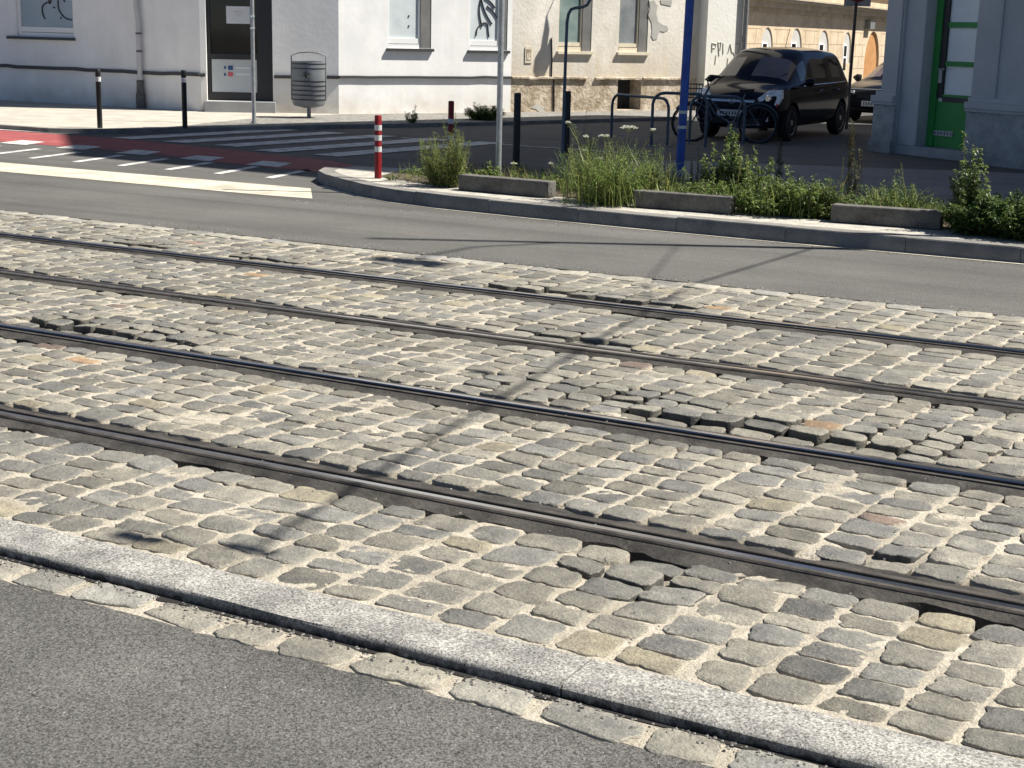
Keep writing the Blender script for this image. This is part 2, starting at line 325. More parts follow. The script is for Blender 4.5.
def stone(cx, cy, a, b, rot, zb=0.0, n=18, near_rail=0, extra=None):
    r = RNG
    k = 0.0
    for x, y, rad, q in DMG:
        d = math.hypot(cx-x, cy-y)
        if d < rad: k = max(k, q*(1-.5*d/rad))
    base = [(.210, .203, .181), (.234, .223, .194), (.192, .188, .174), (.216, .205, .174), (.246, .233, .200), (.178, .176, .168)][r.integers(0, 6)]
    g = r.uniform(.66, 1.04); c = [x*g*(extra or 1) for x in base]
    t = r.random() if not extra else 1
    if t < .006: c = [.30*g, .205*g, .125*g]
    elif t < .014: c = [.20*g, .150*g, .125*g]
    elif t < .05: c = [.29*g, .26*g, .195*g]
    elif t < .15: c = [x*.72 for x in c]
    ex = r.uniform(3.6, 14.0); ph = r.uniform(0, 6.28, 3); am = r.uniform(0, .022, 3)
    h = zb+wave(cx*1.3, cy*1.3)*.002+r.normal(0, .0022)
    tx, ty = r.normal(0, .014, 2)
    if k > 0:
        near_ = min(abs(cy-e2) for e1 in E_ for e2 in e1) < .17
        h += k*(r.uniform(-.05, -.03) if near_ else r.uniform(-.004, .012)); tx += k*r.normal(0, .05); ty += k*r.normal(-.02, .04)
    ca, sa = math.cos(rot), math.sin(rot); o = len(SV)
    rings = ((1.008, -.085), (1.0, -.0075), (.988, -.0022), (.962, -.0002), (.6, .0004))
    skx, sky_ = r.normal(0, .085, 2); tapx, tapy = r.normal(0, .075, 2)
    dn = max(0, min(.5, .22+sandy(cx, cy)*.12+r.normal(0, .11)))
    rn = r.normal(0, 1, (len(rings), n)); chip = r.random(n)**6*.013
    dirt_shade = (.30, .62, .95, 1, 1) if k > 0 else (.5, .85, 1, 1, 1)  # flanks darkened: grime, plus the shade on the stone sides put into colour
    for ri, (sc, dz) in enumerate(rings):
        for j in range(n):
            th = 2*math.pi*j/n+.13; cx_, sy_ = math.cos(th), math.sin(th)
            rr = (abs(cx_)**ex+abs(sy_)**ex)**(-1/ex)*(1+sum(am[q]*math.sin((q+2)*th+ph[q]) for q in range(3)))
            px, py = cx_*rr*a*sc, sy_*rr*b*sc
            if ri < 4: px += rn[1, j]*.0022; py += rn[2, j]*.0022; px *= 1-chip[j]/a; py *= 1-chip[j]/b
            px += py*skx+px*py/max(a, b)*tapx; py += px*sky_+px*py/max(a, b)*tapy
            z = h+dz+tx*px+ty*py+(rn[ri, j]*.0011 if ri >= 2 else 0)
            SV.append((cx+ca*px-sa*py, cy+sa*px+ca*py, z)); SC.append([x*dirt_shade[ri] for x in c]); SD.append((.0 if k > 0 else .7, .15 if k > 0 else .72, .42+dn*.35, .16+dn*.45, dn*.55)[ri])
    SV.append((cx, cy, h+r.normal(.001, .002))); SC.append(c); SD.append(dn*.5)
    for ri in range(4):
        for j in range(n): SF.append((o+ri*n+j, o+ri*n+(j+1) % n, o+(ri+1)*n+(j+1) % n, o+(ri+1)*n+j))
    for j in range(n): SF.append((o+4*n+j, o+4*n+(j+1) % n, o+5*n))
def field(y0, y1, x0, x1, wx, wy, skew, seed, joint=.0125):
    r = np.random.default_rng(seed); x = x0
    while x < x1:
        cw = wx*r.uniform(.84, 1.16); y = y0
        cnt = max(1, round((y1-y0)/wy)); hs = r.uniform(.74, 1.26, cnt); hs *= (y1-y0)/hs.sum()
        for q in hs:
            cy = y+q/2; y += q
            cx = x+cw/2+skew*(cy-(y0+y1)/2)+.014*math.sin(cy*2.1+x*1.1)+r.normal(0, .004)
            if G_in(cx, cy): stone(cx, cy, (cw-joint*r.uniform(.6, 1.7))/2, (q-joint*r.uniform(.35, 1.35))/2, r.normal(-.02, .035), 0, 24 if cy < 6.6 else 16)
        x += cw
def G_in(x, y): return True
FILL_IN, FILL_OUTS = .055, (.165, .15, .155, .14)                        # bitumen widths: groove side, other side
# rail groove sits towards the middle of each track (between 0/1 and between 2/3)
INNER = [1, -1, 1, -1]
def edges(i):
    FILL_OUT = FILL_OUTS[i]
    return (RY[i]-(FILL_OUT if INNER[i] > 0 else FILL_IN+.11), RY[i]+(FILL_IN+.11 if INNER[i] > 0 else FILL_OUT))
E_ = [edges(i) for i in range(4)]
XL, XR = -19.0, 5.0
field(KY1+.015, E_[0][0]+.0, -8, XR, .212, .168, .10, 1, .015)
field(E_[0][1], E_[1][0], -10.5, XR, .205, .150, .12, 2, .018)
field(E_[1][1], E_[2][0], -13, XR, .20, .148, .10, 3)
field(E_[2][1], E_[3][0], -16, XR, .215, .150, .08, 4)
field(E_[3][1], 10.50, -17, XR, .21, .155, .05, 5)
def row(y, x0, x1, w, d, zb, joint, n=16, extra=None):
    x = x0
    while x < x1:
        ww = w*RNG.uniform(.78, 1.2)
        stone(x+ww/2, y+RNG.normal(0, .005), (ww-joint)/2, d/2, RNG.normal(0, .02), zb, n, 0, extra); x += ww
row(10.61, -17, XR, .27, .185, .002, .008, 20, 1.5)
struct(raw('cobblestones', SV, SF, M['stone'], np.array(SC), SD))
SV, SF, SC, SD = [], [], [], []
row(3.548, -8, XR, .29, .150, ZN+.010, .040, 30, 1.35)
struct(raw('gutter_stones', SV, SF, M['stone'], np.array(SC), SD))
struct(MB().sheet([(-30, 3.40), (8, 3.40), (8, KY0+.05), (-30, KY0+.05)], ZN+.002).build('gutter_bed', M['mortar_plain']))
# sand bed with holes where stones have come loose
def sand_bed(x0, x1, y0, y1, st):
    nx, ny = int((x1-x0)/st)+1, int((y1-y0)/st)+1
    X, Y = np.meshgrid(np.linspace(x0, x1, nx), np.linspace(y0, y1, ny), indexing='ij')
    Z = -.0068+RNG.normal(0, .0016, X.shape)
    for k in range(8):
        a = RNG.uniform(0, 6.28); f = RNG.uniform(3, 14); Z += np.sin(f*(X*np.cos(a)+Y*np.sin(a))+RNG.uniform(0, 6))*.0009
    Cc = np.ones((*X.shape, 3))*(1+RNG.normal(0, .08, X.shape)[..., None])
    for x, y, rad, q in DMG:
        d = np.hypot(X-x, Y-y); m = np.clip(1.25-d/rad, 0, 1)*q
        Z -= .075*m; Cc *= (1-.75*m)[..., None]  # loosened spots sunk and darkened, the shade of the holes put into colour
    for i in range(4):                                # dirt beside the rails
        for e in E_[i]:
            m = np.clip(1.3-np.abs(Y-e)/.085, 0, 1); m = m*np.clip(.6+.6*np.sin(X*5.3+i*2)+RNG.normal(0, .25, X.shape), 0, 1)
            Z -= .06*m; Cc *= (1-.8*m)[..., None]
    for e0, e1 in E_: Z = np.where((Y > e0+.012) & (Y < e1-.012), -.07, Z)
    idx = np.arange(nx*ny).reshape(nx, ny)
    F = np.stack([idx[:-1, :-1], idx[1:, :-1], idx[1:, 1:], idx[:-1, 1:]], -1).reshape(-1, 4)
    return np.stack([X, Y, Z], -1).reshape(-1, 3).tolist(), F.tolist(), Cc.reshape(-1, 3)
V, F, Cc = sand_bed(-18, XR, KY1-.02, 10.74, .034)
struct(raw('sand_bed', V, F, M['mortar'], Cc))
struct(MB().sheet([(-120, 3.6), (-17.9, 3.6), (-17.9, 10.74), (-120, 10.74)], -.012).sheet([(XR-.1, 3.6), (120, 3.6), (120, 10.74), (XR-.1, 10.74)], -.012).build('track_ground', M['mortar_plain']))
struct(MB().add([(x_, KY0+.02, ZN+.005) for x_ in np.arange(-14, 5, .08)]+[(x_, KY0-.026-abs(random.gauss(0, .008)), ZN+.005) for x_ in np.arange(-14, 5, .08)], [(i, i+1, i+239, i+238) for i in range(237)]).build('kerb_joint_shadow', M['groove']))  # dark joint strip that also paints the shadow at the kerb foot
# near granite kerb: long stones with rounded front edge
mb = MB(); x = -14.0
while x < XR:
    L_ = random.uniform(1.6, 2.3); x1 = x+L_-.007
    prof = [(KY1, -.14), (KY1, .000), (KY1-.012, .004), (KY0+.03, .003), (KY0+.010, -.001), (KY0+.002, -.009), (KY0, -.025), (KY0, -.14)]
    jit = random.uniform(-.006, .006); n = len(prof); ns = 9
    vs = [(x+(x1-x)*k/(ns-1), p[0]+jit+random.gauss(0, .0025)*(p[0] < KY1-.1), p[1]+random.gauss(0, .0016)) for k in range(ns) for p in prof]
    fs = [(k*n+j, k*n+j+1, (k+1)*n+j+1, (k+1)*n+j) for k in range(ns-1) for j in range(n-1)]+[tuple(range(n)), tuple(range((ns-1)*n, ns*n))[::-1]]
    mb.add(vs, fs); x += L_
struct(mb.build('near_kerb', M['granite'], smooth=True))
# rails
RL = ['nearest tram rail, worn grooved steel in a wide ragged bitumen strip beside the near cobbles',
      'second tram rail from the near kerb, shiny head with loose raised cobbles behind it',
      'third tram rail from the near kerb, grooved steel with a pale dusty strip',
      'farthest tram rail, thin dark steel line just before the grey road']
for i in range(4):
    y, s = RY[i], INNER[i]
    t = thing('tram_rail', (-6, y, 0), RL[i], 'tram rail', 'tram rails')
    x0, x1 = -60, 30
    def sweep(prof, mi=0, mbx=None):
        mbx.add([(xx, y+s*a, z) for xx in (x0, x1) for a, z in prof], [(j, j+1, len(prof)+j+1, len(prof)+j) for j in range(len(prof)-1)], mi); return mbx
    hd = MB()   # a: measured from the running edge towards the groove; head is on the other side
    sweep([(-.062, -.06), (-.062, .006), (-.056, .013)], 1, hd); sweep([(-.056, .013), (-.034, .0135)], 1, hd); sweep([(-.034, .0135), (-.005, .0135), (0, .008)], 0, hd)
    sweep([(0, .008), (.004, -.03)], 1, hd); sweep([(.004, -.03), (.038, -.03)], 2, hd); sweep([(.038, -.03), (.041, .006)], 1, hd)
    sweep([(.041, .006), (.044, .009), (.068, .009)], 1, hd); sweep([(.068, .009), (.072, -.05)], 1, hd)
    hd.build('rail_head', [M['rail_head'], M['rail_side'], M['groove']], t)
    bt = MB()
    for sgn, wd, a0 in ((-1, (FILL_OUTS[i]-.062)*.86, -.062), (1, FILL_IN+.038, .072)):
        xs = np.concatenate([[-60], np.arange(-14, 4, .06), [30]]); n = len(xs)
        wv = np.convolve(RNG.normal(0, 1, n), np.ones(5)/5, 'same')*.05+RNG.normal(0, .009, n)
        pr = []
        for k, xx in enumerate(xs):
            wk = wd+(wv[k] if sgn < 0 or True else 0)*(1.0 if sgn < 0 else .35)
            drop = .004+abs(RNG.normal(0, .005))
            pr += [(xx, y+s*(a0), .001), (xx, y+s*(a0+sgn*wk*.45), -drop+.004), (xx, y+s*(a0+sgn*wk), -drop-.004+RNG.normal(0, .003)), (xx, y+s*(a0+sgn*(wk+.012)), -.05)]
        bt.add(pr, [(k*4+j, k*4+j+1, k*4+j+5, k*4+j+4) for k in range(n-1) for j in range(3)])
    bt.build('joint_filler', M['bitumen'], t, smooth=True)
# ------------------------------------------------------------------ traffic island
front = [(-11.22, 15.62), (-10.98, 15.15), (-10.62, 14.8), (-10.2, 14.5), (-9.6, 14.12), (-9.0, 13.86), (-8.3, 13.70), (-7.1, 13.58), (-5.9, 13.5), (-4.3, 13.45), (-2.3, 13.45), (0, 13.45), (9, 13.45)]
FI = []                                              # finer front line
for a, b in zip(front, front[1:]):
    L_ = math.dist(a, b); k = max(1, int(L_/.12))
    FI += [(a[0]+(b[0]-a[0])*q/k, a[1]+(b[1]-a[1])*q/k) for q in range(k)]
FI.append(front[-1])
def offs(line, d):
    out = []
    for i, p in enumerate(line):
        a = line[max(i-1, 0)]; b = line[min(i+1, len(line)-1)]; t = Vector((b[0]-a[0], b[1]-a[1])).normalized(); out.append((p[0]-t.y*d, p[1]+t.x*d))
    return out
FO = offs(FI, .20); ZI = .14
mb = MB(); i = 0
while i < len(FI)-1:
    j = i; L_ = 0
    while j < len(FI)-1 and L_ < 1.0: L_ += math.dist(FI[j], FI[j+1]); j += 1
    dz = random.gauss(0, .004); gp = .006
    seg = FI[i:j+1]; sgo = FO[i:j+1]
    a = Vector(seg[0]); a2 = a+(Vector(seg[1])-a).normalized()*gp; seg = [tuple(a2)]+list(seg[1:])
    top = offs(seg, .012)
    n = len(seg); vs = []
    for k in range(n):
        q = sgo[k]
        vs += [(*seg[k], -.1), (*seg[k], ZI-.02+dz), (*top[k], ZI+dz), (q[0], q[1], ZI+dz), (q[0], q[1], -.1)]
    fs = [(k*5+m_, k*5+m_+1, k*5+m_+6, k*5+m_+5) for k in range(n-1) for m_ in range(4)]+[(0, 1, 2, 3, 4), tuple(range((n-1)*5, n*5))[::-1]]
    mb.add(vs, fs); i = j
struct(mb.build('island_kerb', M['kerb'], smooth=True))
back = [(9, 16.35), (-9.0, 16.3), (-10.3, 16.2), (-11.0, 15.95)]
struct(MB().prism(offs(FI, .204)[1:]+back, -.1, ZI-.004).build('island_paving', M['island_top']))
struct(MB().sheet([(-10.0, 15.0), (-9.0, 14.62), (-7, 14.42), (-5, 14.33), (9, 14.33), (9, 16.25), (-9.4, 16.2), (-10.2, 15.9)], ZI+.002).build('island_soil', M['soil']))
struct(MB().sheet(offs(FI, -.005)[8:]+offs(FI, -.075)[8:][::-1], .004).build('kerb_channel', M['cream']))
for (x0, y0), (x1, y1), lab in (((458, 190), (548, 198), 'leftmost low concrete block on the island, at the foot of the grey metal post'),
                               ((632, 207), (730, 214.5), 'middle low concrete block on the island, with the blue post behind it'),
                               ((830, 222), (940, 230), 'rightmost low concrete block on the island, beside the dark leafy bush')):
    a, b = G(x0, y0, ZI), G(x1, y1, ZI); u = (b-a); Ln = u.length; u.normalize(); n = Vector((-u.y, u.x, 0)); c = (a+b)/2+n*.085
    t = MB().box((0, 0, .085), (Ln, .17, .17), 0)
    o = t.build('concrete_block', M['block'], bevel=.012)
    o.location = (c.x, c.y, ZI); o.rotation_euler = (0, 0, math.atan2(u.y, u.x)); tag(o, lab, 'concrete block', 'concrete blocks along the island')
# ------------------------------------------------------------------ white corner building
S_, E0 = (-21.1, 25.0), (-18.75, 26.65); FAR = (-14.0, 35.4)
WA, WB, WC = Wall((-45, 25.0), S_), Wall(S_, E0), Wall(E0, FAR)
def window(W, parent, px, frame_m, pane_m, sill_m, label=None, scrib=None, top=4.2, depth=.26, fr=.07):
    (xl, xr, ysill) = px
    s0, z0 = W.at(xl, ysill); s1, _ = W.at(xr, ysill); return s0, s1, z0
bw = thing('corner_building', (-20, 26, 0), 'bright white plastered corner building with a dark door on its angled corner', 'building')
sA0, zA = WA.at(17, 36); sA1, _ = WA.at(74, 38); hA = (sA0, sA1, zA, 3.6, .12)
s1a, z1 = WC.at(388, 48); s1b, _ = WC.at(431, 49); h1 = (s1a, s1b, z1, 3.8, .09)
s2a, z2 = WC.at(469, 50); s2b, _ = WC.at(507, 51); h2 = (s2a, s2b, z2, 3.8, .09)
sS, _ = WC.at(511, 80)
sDa, _ = WB.at(207, 90); sDb, _ = WB.at(273, 90); hD = (sDa, sDb, .30, 3.1, .28)
HB = 14.0
mb = MB()
WA.face(mb, 0, WA.len, 0, HB, [hA]); WB.face(mb, 0, WB.len, 0, HB, [hD]); WC.face(mb, 0, sS, 0, HB, [h1, h2])
pB = [(-45, 25.0), S_, E0, tuple(WC.p(sS, 0).xy), tuple(WC.p(sS, 0, -14).xy), (-45, 42)]
mb.quad((*pB[3], 0), (*pB[4], 0), (*pB[4], HB), (*pB[3], HB)); mb.quad((*pB[4], 0), (*pB[5], 0), (*pB[5], HB), (*pB[4], HB)); mb.quad((*pB[5], 0), (*pB[0], 0), (*pB[0], HB), (*pB[5], HB))
wall = mb.build('wall', M['wall_white'], bw)
MB().prism(pB, HB, HB+.3).build('roof', M['cornice'], bw)
# dark ledge line along the base
for W, a, b in ((WA, 0, WA.len), (WB, 0, sDa-.03), (WB, sDb+.03, WB.len), (WC, 0, sS)):
    mb = MB(); k = max(2, int((b-a)/.35)); rr = [random.gauss(0, .006) for _ in range(k+1)]
    for i in range(k):
        p, q = a+(b-a)*i/k, a+(b-a)*(i+1)/k; P = W.p
        z0, z1_ = .87+rr[i], .87+rr[i+1]; d = .055; t = .055 if W is WC else .075
        mb.hexa([P(p, z0-t, .002), P(p, z0-t, d), P(q, z1_-t, d), P(q, z1_-t, .002), P(p, z0, .002), P(p, z0-.01, d), P(q, z1_-.01, d), P(q, z1_, .002)])
    mb.build('ledge', M['sill_dark'], bw)
def build_window(W, h, parent, frame_m, pane_m, sill_m, bars=2, scrib=None, sill_over=.04, dots=False, left_sill=.0, side=0):
    s0, s1, z0, z1, dep = h; d = -dep
    sE = s1; s1 = s1-side
    f = MB(); fw = .03 if side else .07
    for a, b, c, e in ((s0, s0+fw, z0, z1), (s1-fw, s1, z0, z1), (s0+fw, s1-fw, z1-fw, z1)): W.box(f, a, b, c, e, d, d+.06)
    if bars == 2: W.box(f, s0+fw, s1-fw, z0, z0+.085, d, d+.065); W.box(f, s0+fw, s1-fw, z0+.10, z0+.21, d, d+.05)
    else: W.box(f, s0+fw, s1-fw, z0, z0+.10, d, d+.07); W.box(f, s0+fw, s1-fw, z0+.115, z0+.20, d, d+.05)
    fo = f.build('window', frame_m, parent)
    if side:
        g_ = MB(); W.box(g_, s1+.002, sE-.003, z0, z1, d, -.012); g_.build('shaded_jamb_panel', M['shaded_jamb'], fo)  # added dark panel standing in for the shaded window reveal
    pz = MB(); pz.quad(W.p(s0+.01, z0, d+.02), W.p(s1-.01, z0, d+.02), W.p(s1-.01, z1, d+.02), W.p(s0+.01, z1, d+.02)); po = pz.build('pane', pane_m, fo)
    sl_ = MB(); W.box(sl_, s0-sill_over-left_sill, sE+sill_over, z0-.065, z0-.004, d+.07, .075); sl_.build('sill', sill_m, fo)
    if scrib:
        g = MB()
        for pts in scrib:
            q_ = [Vector((*p_, 0)) for p_ in pts]
            for _ in range(2 if len(q_) > 2 else 0): q_ = [q_[0]]+[r for a_, b_ in zip(q_, q_[1:]) for r in (a_.lerp(b_, .25), a_.lerp(b_, .75))]+[q_[-1]]
            W.line(g, [W.at(p_.x, p_.y, d+.03) for p_ in q_], .014, d+.034)
        g.build('graffiti', M['ink_black'], fo)
    if dots:
        for x, y in ((409, 16), (409, 26)): g = MB(); s, z = W.at(x, y, d+.03); W.box(g, s-.012, s+.012, z-.02, z+.02, d+.022, d+.035); g.build('handle', M['cast_iron'], fo)
    return fo
build_window(WA, hA, bw, M['window_frame'], M['blind_dark'], M['sill_dark'], scrib=[
    [(46, 3), (43, 5), (42, 9), (43, 15), (45, 19)], [(46, 3), (49, 2), (50, 5), (48, -4)], [(58, 0), (58, 8), (61, 14), (66, 19), (72, 20)], [(52, -2), (50, 4)], [(53, 7), (55, 8)], [(62, -3), (65, 2)], [(61, 19), (61, 17)]], left_sill=.22)
build_window(WC, h1, bw, M['window_frame'], M['blind'], M['sill_dark'], dots=True, side=.26)
build_window(WC, h2, bw, M['window_frame'], M['blind'], M['sill_dark'], side=.2, scrib=[
    [(481, -2), (479, 8), (480, 18), (482, 27)], [(481, -2), (484, 10), (488, 18), (492, 24)], [(485, -2), (491, 2), (495, 8)], [(487, 6), (493, 11), (497, 18)],
    [(476, 36), (477, 28), (481, 24), (485, 22), (488, 25), (488, 31), (489, 37)]])
# door with glazed upper half
dr = MB(); dd = -.28
WB.box(dr, sDa, sDa+.07, .30, 3.1, dd, dd+.08); WB.box(dr, sDb-.32, sDb, .30, 3.1, dd, dd+.08); WB.box(dr, sDa+.07, sDb-.32, .30, .46, dd, dd+.08)
_, zp0 = WB.at(235, 96, dd); _, zp1 = WB.at(235, 59, dd); WB.box(dr, sDa+.07, sDb-.32, zp1, zp1+.10, dd, dd+.08)
door = dr.build('door', M['dark_metal'], bw)
g = MB(); g.quad(WB.p(sDa, .3, dd+.015), WB.p(sDb, .3, dd+.015), WB.p(sDb, 3.1, dd+.015), WB.p(sDa, 3.1, dd+.015)); g.build('glass', M['dark_glass'], door)
g = MB(); WB.box(g, sDa+.09, sDb-.34, .47, zp1-.01, dd+.02, dd+.055)
g.build('lower_panel', M['panel'], door)
g = MB()
for x0, x1, y0, y1, mi in ((228, 233, 65.5, 70, 0), (228, 233, 72, 76.5, 1), (236, 250, 67, 69, 2), (236, 250, 73.5, 75.5, 2), (224, 226, 66, 69, 0), (224, 226, 73, 76, 0)):
    a, z1_ = WB.at(x0, y0, dd+.06); b, z0_ = WB.at(x1, y1, dd+.06); WB.box(g, a, b, z0_, z1_, dd+.055, dd+.059, mi)
g.build('panel_print', [M['ink_blue'], M['ink_red'], M['ink_pale']], door)
a, z1_ = WB.at(226, 6, dd+.03); b, z0_ = WB.at(250, 24, dd+.03); g = MB(); WB.box(g, a, b, z0_, z1_, dd+.02, dd+.026); g.build('paper_notice', M['paper'], door)
g = MB()
for x0, x1, y0, y1 in ((233, 242, 11, 12), (235, 243, 13.2, 14), (237, 240, 15, 16)):
    a, z1_ = WB.at(x0, y0, dd+.03); b, z0_ = WB.at(x1, y1, dd+.03); WB.box(g, a, b, z0_, z1_, dd+.026, dd+.0275)
g.build('notice_print', mat('faded_ink', (.55, .45, .48), None, .8), door)
g = MB(); WB.box(g, sDa-.05, sDb+.06, .0, .297, -.28, .12); g.build('doorstep', M['step'], bw, bevel=.01)
# drainpipe on the shaded side
sp, _ = WA.at(143, 70)
dp = thing('drainpipe', WA.p(sp, 0, .1), 'slim grey drainpipe with a dark cast iron foot on the shaded white wall', 'drainpipe')
g = MB(); g.tube([WA.p(sp, .62, .1), WA.p(sp, 1.9, .1), WA.p(sp-.04, 2.15, .1), WA.p(sp-.08, 6, .1)], .055, 12); g.build('pipe', mat('pipe_paint', (.45, .44, .46), (.52, .51, .52), .6, 5), dp, smooth=True)
g = MB(); g.lathe(WA.p(sp, .05, .1), [(.10, 0), (.10, .32), (.085, .36), (.075, .55), (.08, .56), (.08, .6), (.06, .62)], 14); g.build('pipe_foot', M['cast_iron'], dp, smooth=True)
for z in (1.62, 1.25): g = MB(); g.lathe(WA.p(sp, z, .1), [(.064, 0), (.064, .04)], 12); g.build('bracket', M['cast_iron'], dp)
# ------------------------------------------------------------------ weathered building next to it
ow = thing('weathered_building', WC.p(sS+2.5, 0, -2), 'weathered cream building with stained crumbling plaster and a dark cellar opening', 'building')
sR, _ = WC.at(689, 60)
h3a, z3 = WC.at(558, 51); h3b, _ = WC.at(591, 51); h4a, z4 = WC.at(618, 52); h4b, _ = WC.at(647, 52)
h3, h4 = (h3a, h3b, z3, 3.8, .09), (h4a, h4b, z4, 3.8, .09)
c0, cz1 = WC.at(618, 81); c1, cz0 = WC.at(640, 114); hC = (c0, c1, .1, .80, .5)
mb = MB(); WC.face(mb, sS, sR+1.6, .84, HB-1, [h3, h4])
ZP = [WC.p(sS, 0).xy, WC.p(sR+1.6, 0).xy, WC.p(sR+1.6, 0, -12).xy, WC.p(sS, 0, -12).xy]
for i in (1, 2, 3): mb.quad((*ZP[i], 0), (*ZP[(i+1) % 4], 0), (*ZP[(i+1) % 4], HB-1), (*ZP[i], HB-1))
mb.build('wall', M['wall_old'], ow)
mb = MB(); WC.face(mb, sS, sR+1.6, 0, .84, [hC]); mb.build('plinth', M['plinth_old'], ow)
MB().prism(ZP, HB-1, HB-.7).build('roof', M['cornice'], ow)
mb = MB(); P = WC.p; k = 22
for i in range(k):
    a, b = sS+(sR-sS)*i/k+.001, sS+(sR-sS)*(i+1)/k
    if i in (9, 15): mb.build('ledge', M['plinth_old'], ow); mb = MB(); continue
    z = .865+random.gauss(0, .006); mb.hexa([P(a, z-.05, .002), P(a, z-.05, .06), P(b, z-.05, .06), P(b, z-.05, .002), P(a, z, .002), P(a, z-.012, .06), P(b, z-.012, .06), P(b, z, .002)])
mb.build('ledge', M['plinth_old'], ow)
for h, pm in ((h3, M['old_glass']), (h4, M['net_glass'])): build_window(WC, h, ow, M['frame_old'], pm, M['frame_old'], bars=1, side=.26)
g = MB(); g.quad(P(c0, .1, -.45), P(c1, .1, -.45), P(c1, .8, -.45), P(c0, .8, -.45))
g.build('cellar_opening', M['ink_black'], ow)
g = MB(); a, zt = WC.at(525, 47); b, zb_ = WC.at(531.5, 63); WC.box(g, a, b, zb_, zt, .002, .02, 0); WC.box(g, a+.03, b-.03, zb_+.06, zt-.05, .02, .026, 1); g.build('meter_box', [M['frame_old'], M['plinth_old']], ow)
for pts in ([(649, 1), (654, 0), (657, 6), (656, 14), (658, 22), (663, 25), (667, 26), (668, 30), (664, 32), (660, 31), (658, 34), (657, 39), (653, 40), (651, 36), (652, 29), (651, 22), (648, 15), (650, 8)], [(660, 0), (672, 0), (671, 6), (661, 4)],
            [(531, 108), (536, 104), (541, 106), (546, 113), (541, 114), (536, 109)]):
    q = [WC.at(x, y) for x, y in pts]; n = len(q); g = MB()     # bare grey plaster patches, irregular raised coats
    g.add([P(s, z, .012) for s, z in q]+[P(s, z, .0) for s, z in q], [tuple(range(n))[::-1]]+[(i, (i+1) % n, n+(i+1) % n, n+i) for i in range(n)])
    g.build('plaster_patch', M['patch'], ow)
g = MB(); WC.line(g, [WC.at(551, 38), WC.at(551.5, 60), WC.at(551, 77), WC.at(553.5, 80), WC.at(553.5, 116)], .016, .02); g.build('cable', M['ink_black'], ow)
# unseen plate added above the view, shaped to cast the shadow on the wall
sh = [(546.5, 15), (549, 30), (547, 46), (551.5, 38), (551, 60), (545, 75), (536, 77), (533.5, 71), (535, 58), (541, 48), (544, 30)]
hs_ = thing('shadow_caster', WC.p(7, 3.2, .9), 'unseen dark plate on a bracket, added and shaped to shade the weathered wall', 'sign')
D_ = .95; kd = D_/SUN.dot(WC.n); us, uz = kd*SUN.dot(WC.u), kd*SUN.z
q = [(lambda sz: (sz[0]+us, sz[1]+uz))(WC.at(x, y)) for x, y in sh]; n = len(q)
g = MB(); g.add([P(s, z, D_+.01) for s, z in q]+[P(s, z, D_-.01) for s, z in q], [tuple(range(n)), tuple(range(n, 2*n))[::-1]]+[(i, (i+1) % n, n+(i+1) % n, n+i) for i in range(n)])
g.build('caster_plate', M['dark_metal'], hs_)
g = MB(); g.tube([P(q[0][0], q[0][1]-.04, D_), P(q[0][0], q[0][1]+.25, D_*.5), P(q[0][0], q[0][1]+.3, 0)], .012, 6); g.build('bracket', M['dark_metal'], hs_)
# projecting white bay with faded scrawl
WD0 = WC.p(WC.at(705.5, 60, .3)[0], 0, .3); WD = Wall(WD0.xy, (WD0+WC.u).xy); sD1 = WD.at(744, 40)[0]; WD = Wall(WD0.xy, WD.p(sD1, 0).xy)
yb = thing('white_house', WD.p(1, 0, -1), 'plain white house end wall with faded grey scrawl beside the parked car', 'building')
mb = MB(); WD.face(mb, 0, sD1, 0, HB, []); q = [WD.p(0, 0).xy, WD.p(sD1, 0).xy, WD.p(sD1, 0, -11).xy, WD.p(0, 0, -11).xy]
for i in (1, 2, 3): mb.quad((*q[i], 0), (*q[(i+1) % 4], 0), (*q[(i+1) % 4], HB), (*q[i], HB))
mb.build('wall', M['wall_bay'], yb); MB().prism(q, HB, HB+.3).build('roof', M['cornice'], yb)
g = MB()
for pts in ([(712, 43), (712, 52)], [(712, 43), (716, 44), (715, 48), (712, 48)], [(718, 42), (719, 56)], [(718, 43), (721, 42), (720, 50)], [(723, 43), (723, 54)],
            [(728, 53), (730, 44), (732, 53)], [(736, 44), (740, 45), (737, 54)], [(741, 45), (741, 50)], [(733, 52), (735, 56)], [(728, 58), (727, 66)], [(716, 55), (715, 64)], [(742, 36), (743, 41)]):
    WD.line(g, [WD.at(x, y) for x, y in pts], .012, .006)
g.build('graffiti', M['graffiti_grey'], yb)
dp2 = thing('drainpipe', WD.p(sD1-.02, 0, .08), 'dark grey drainpipe at the corner where the white house meets the ochre one', 'drainpipe')
g = MB(); g.tube([WD.p(sD1-.05, 1.3, .08), WD.p(sD1-.05, 8, .08)], .06, 10); g.build('pipe', M['galv_dark'], dp2, smooth=True)
g = MB(); g.tube([WD.p(sD1-.05, 0, .08), WD.p(sD1-.05, 1.3, .08)], .075, 10); g.build('pipe_foot', M['cast_iron'], dp2, smooth=True)
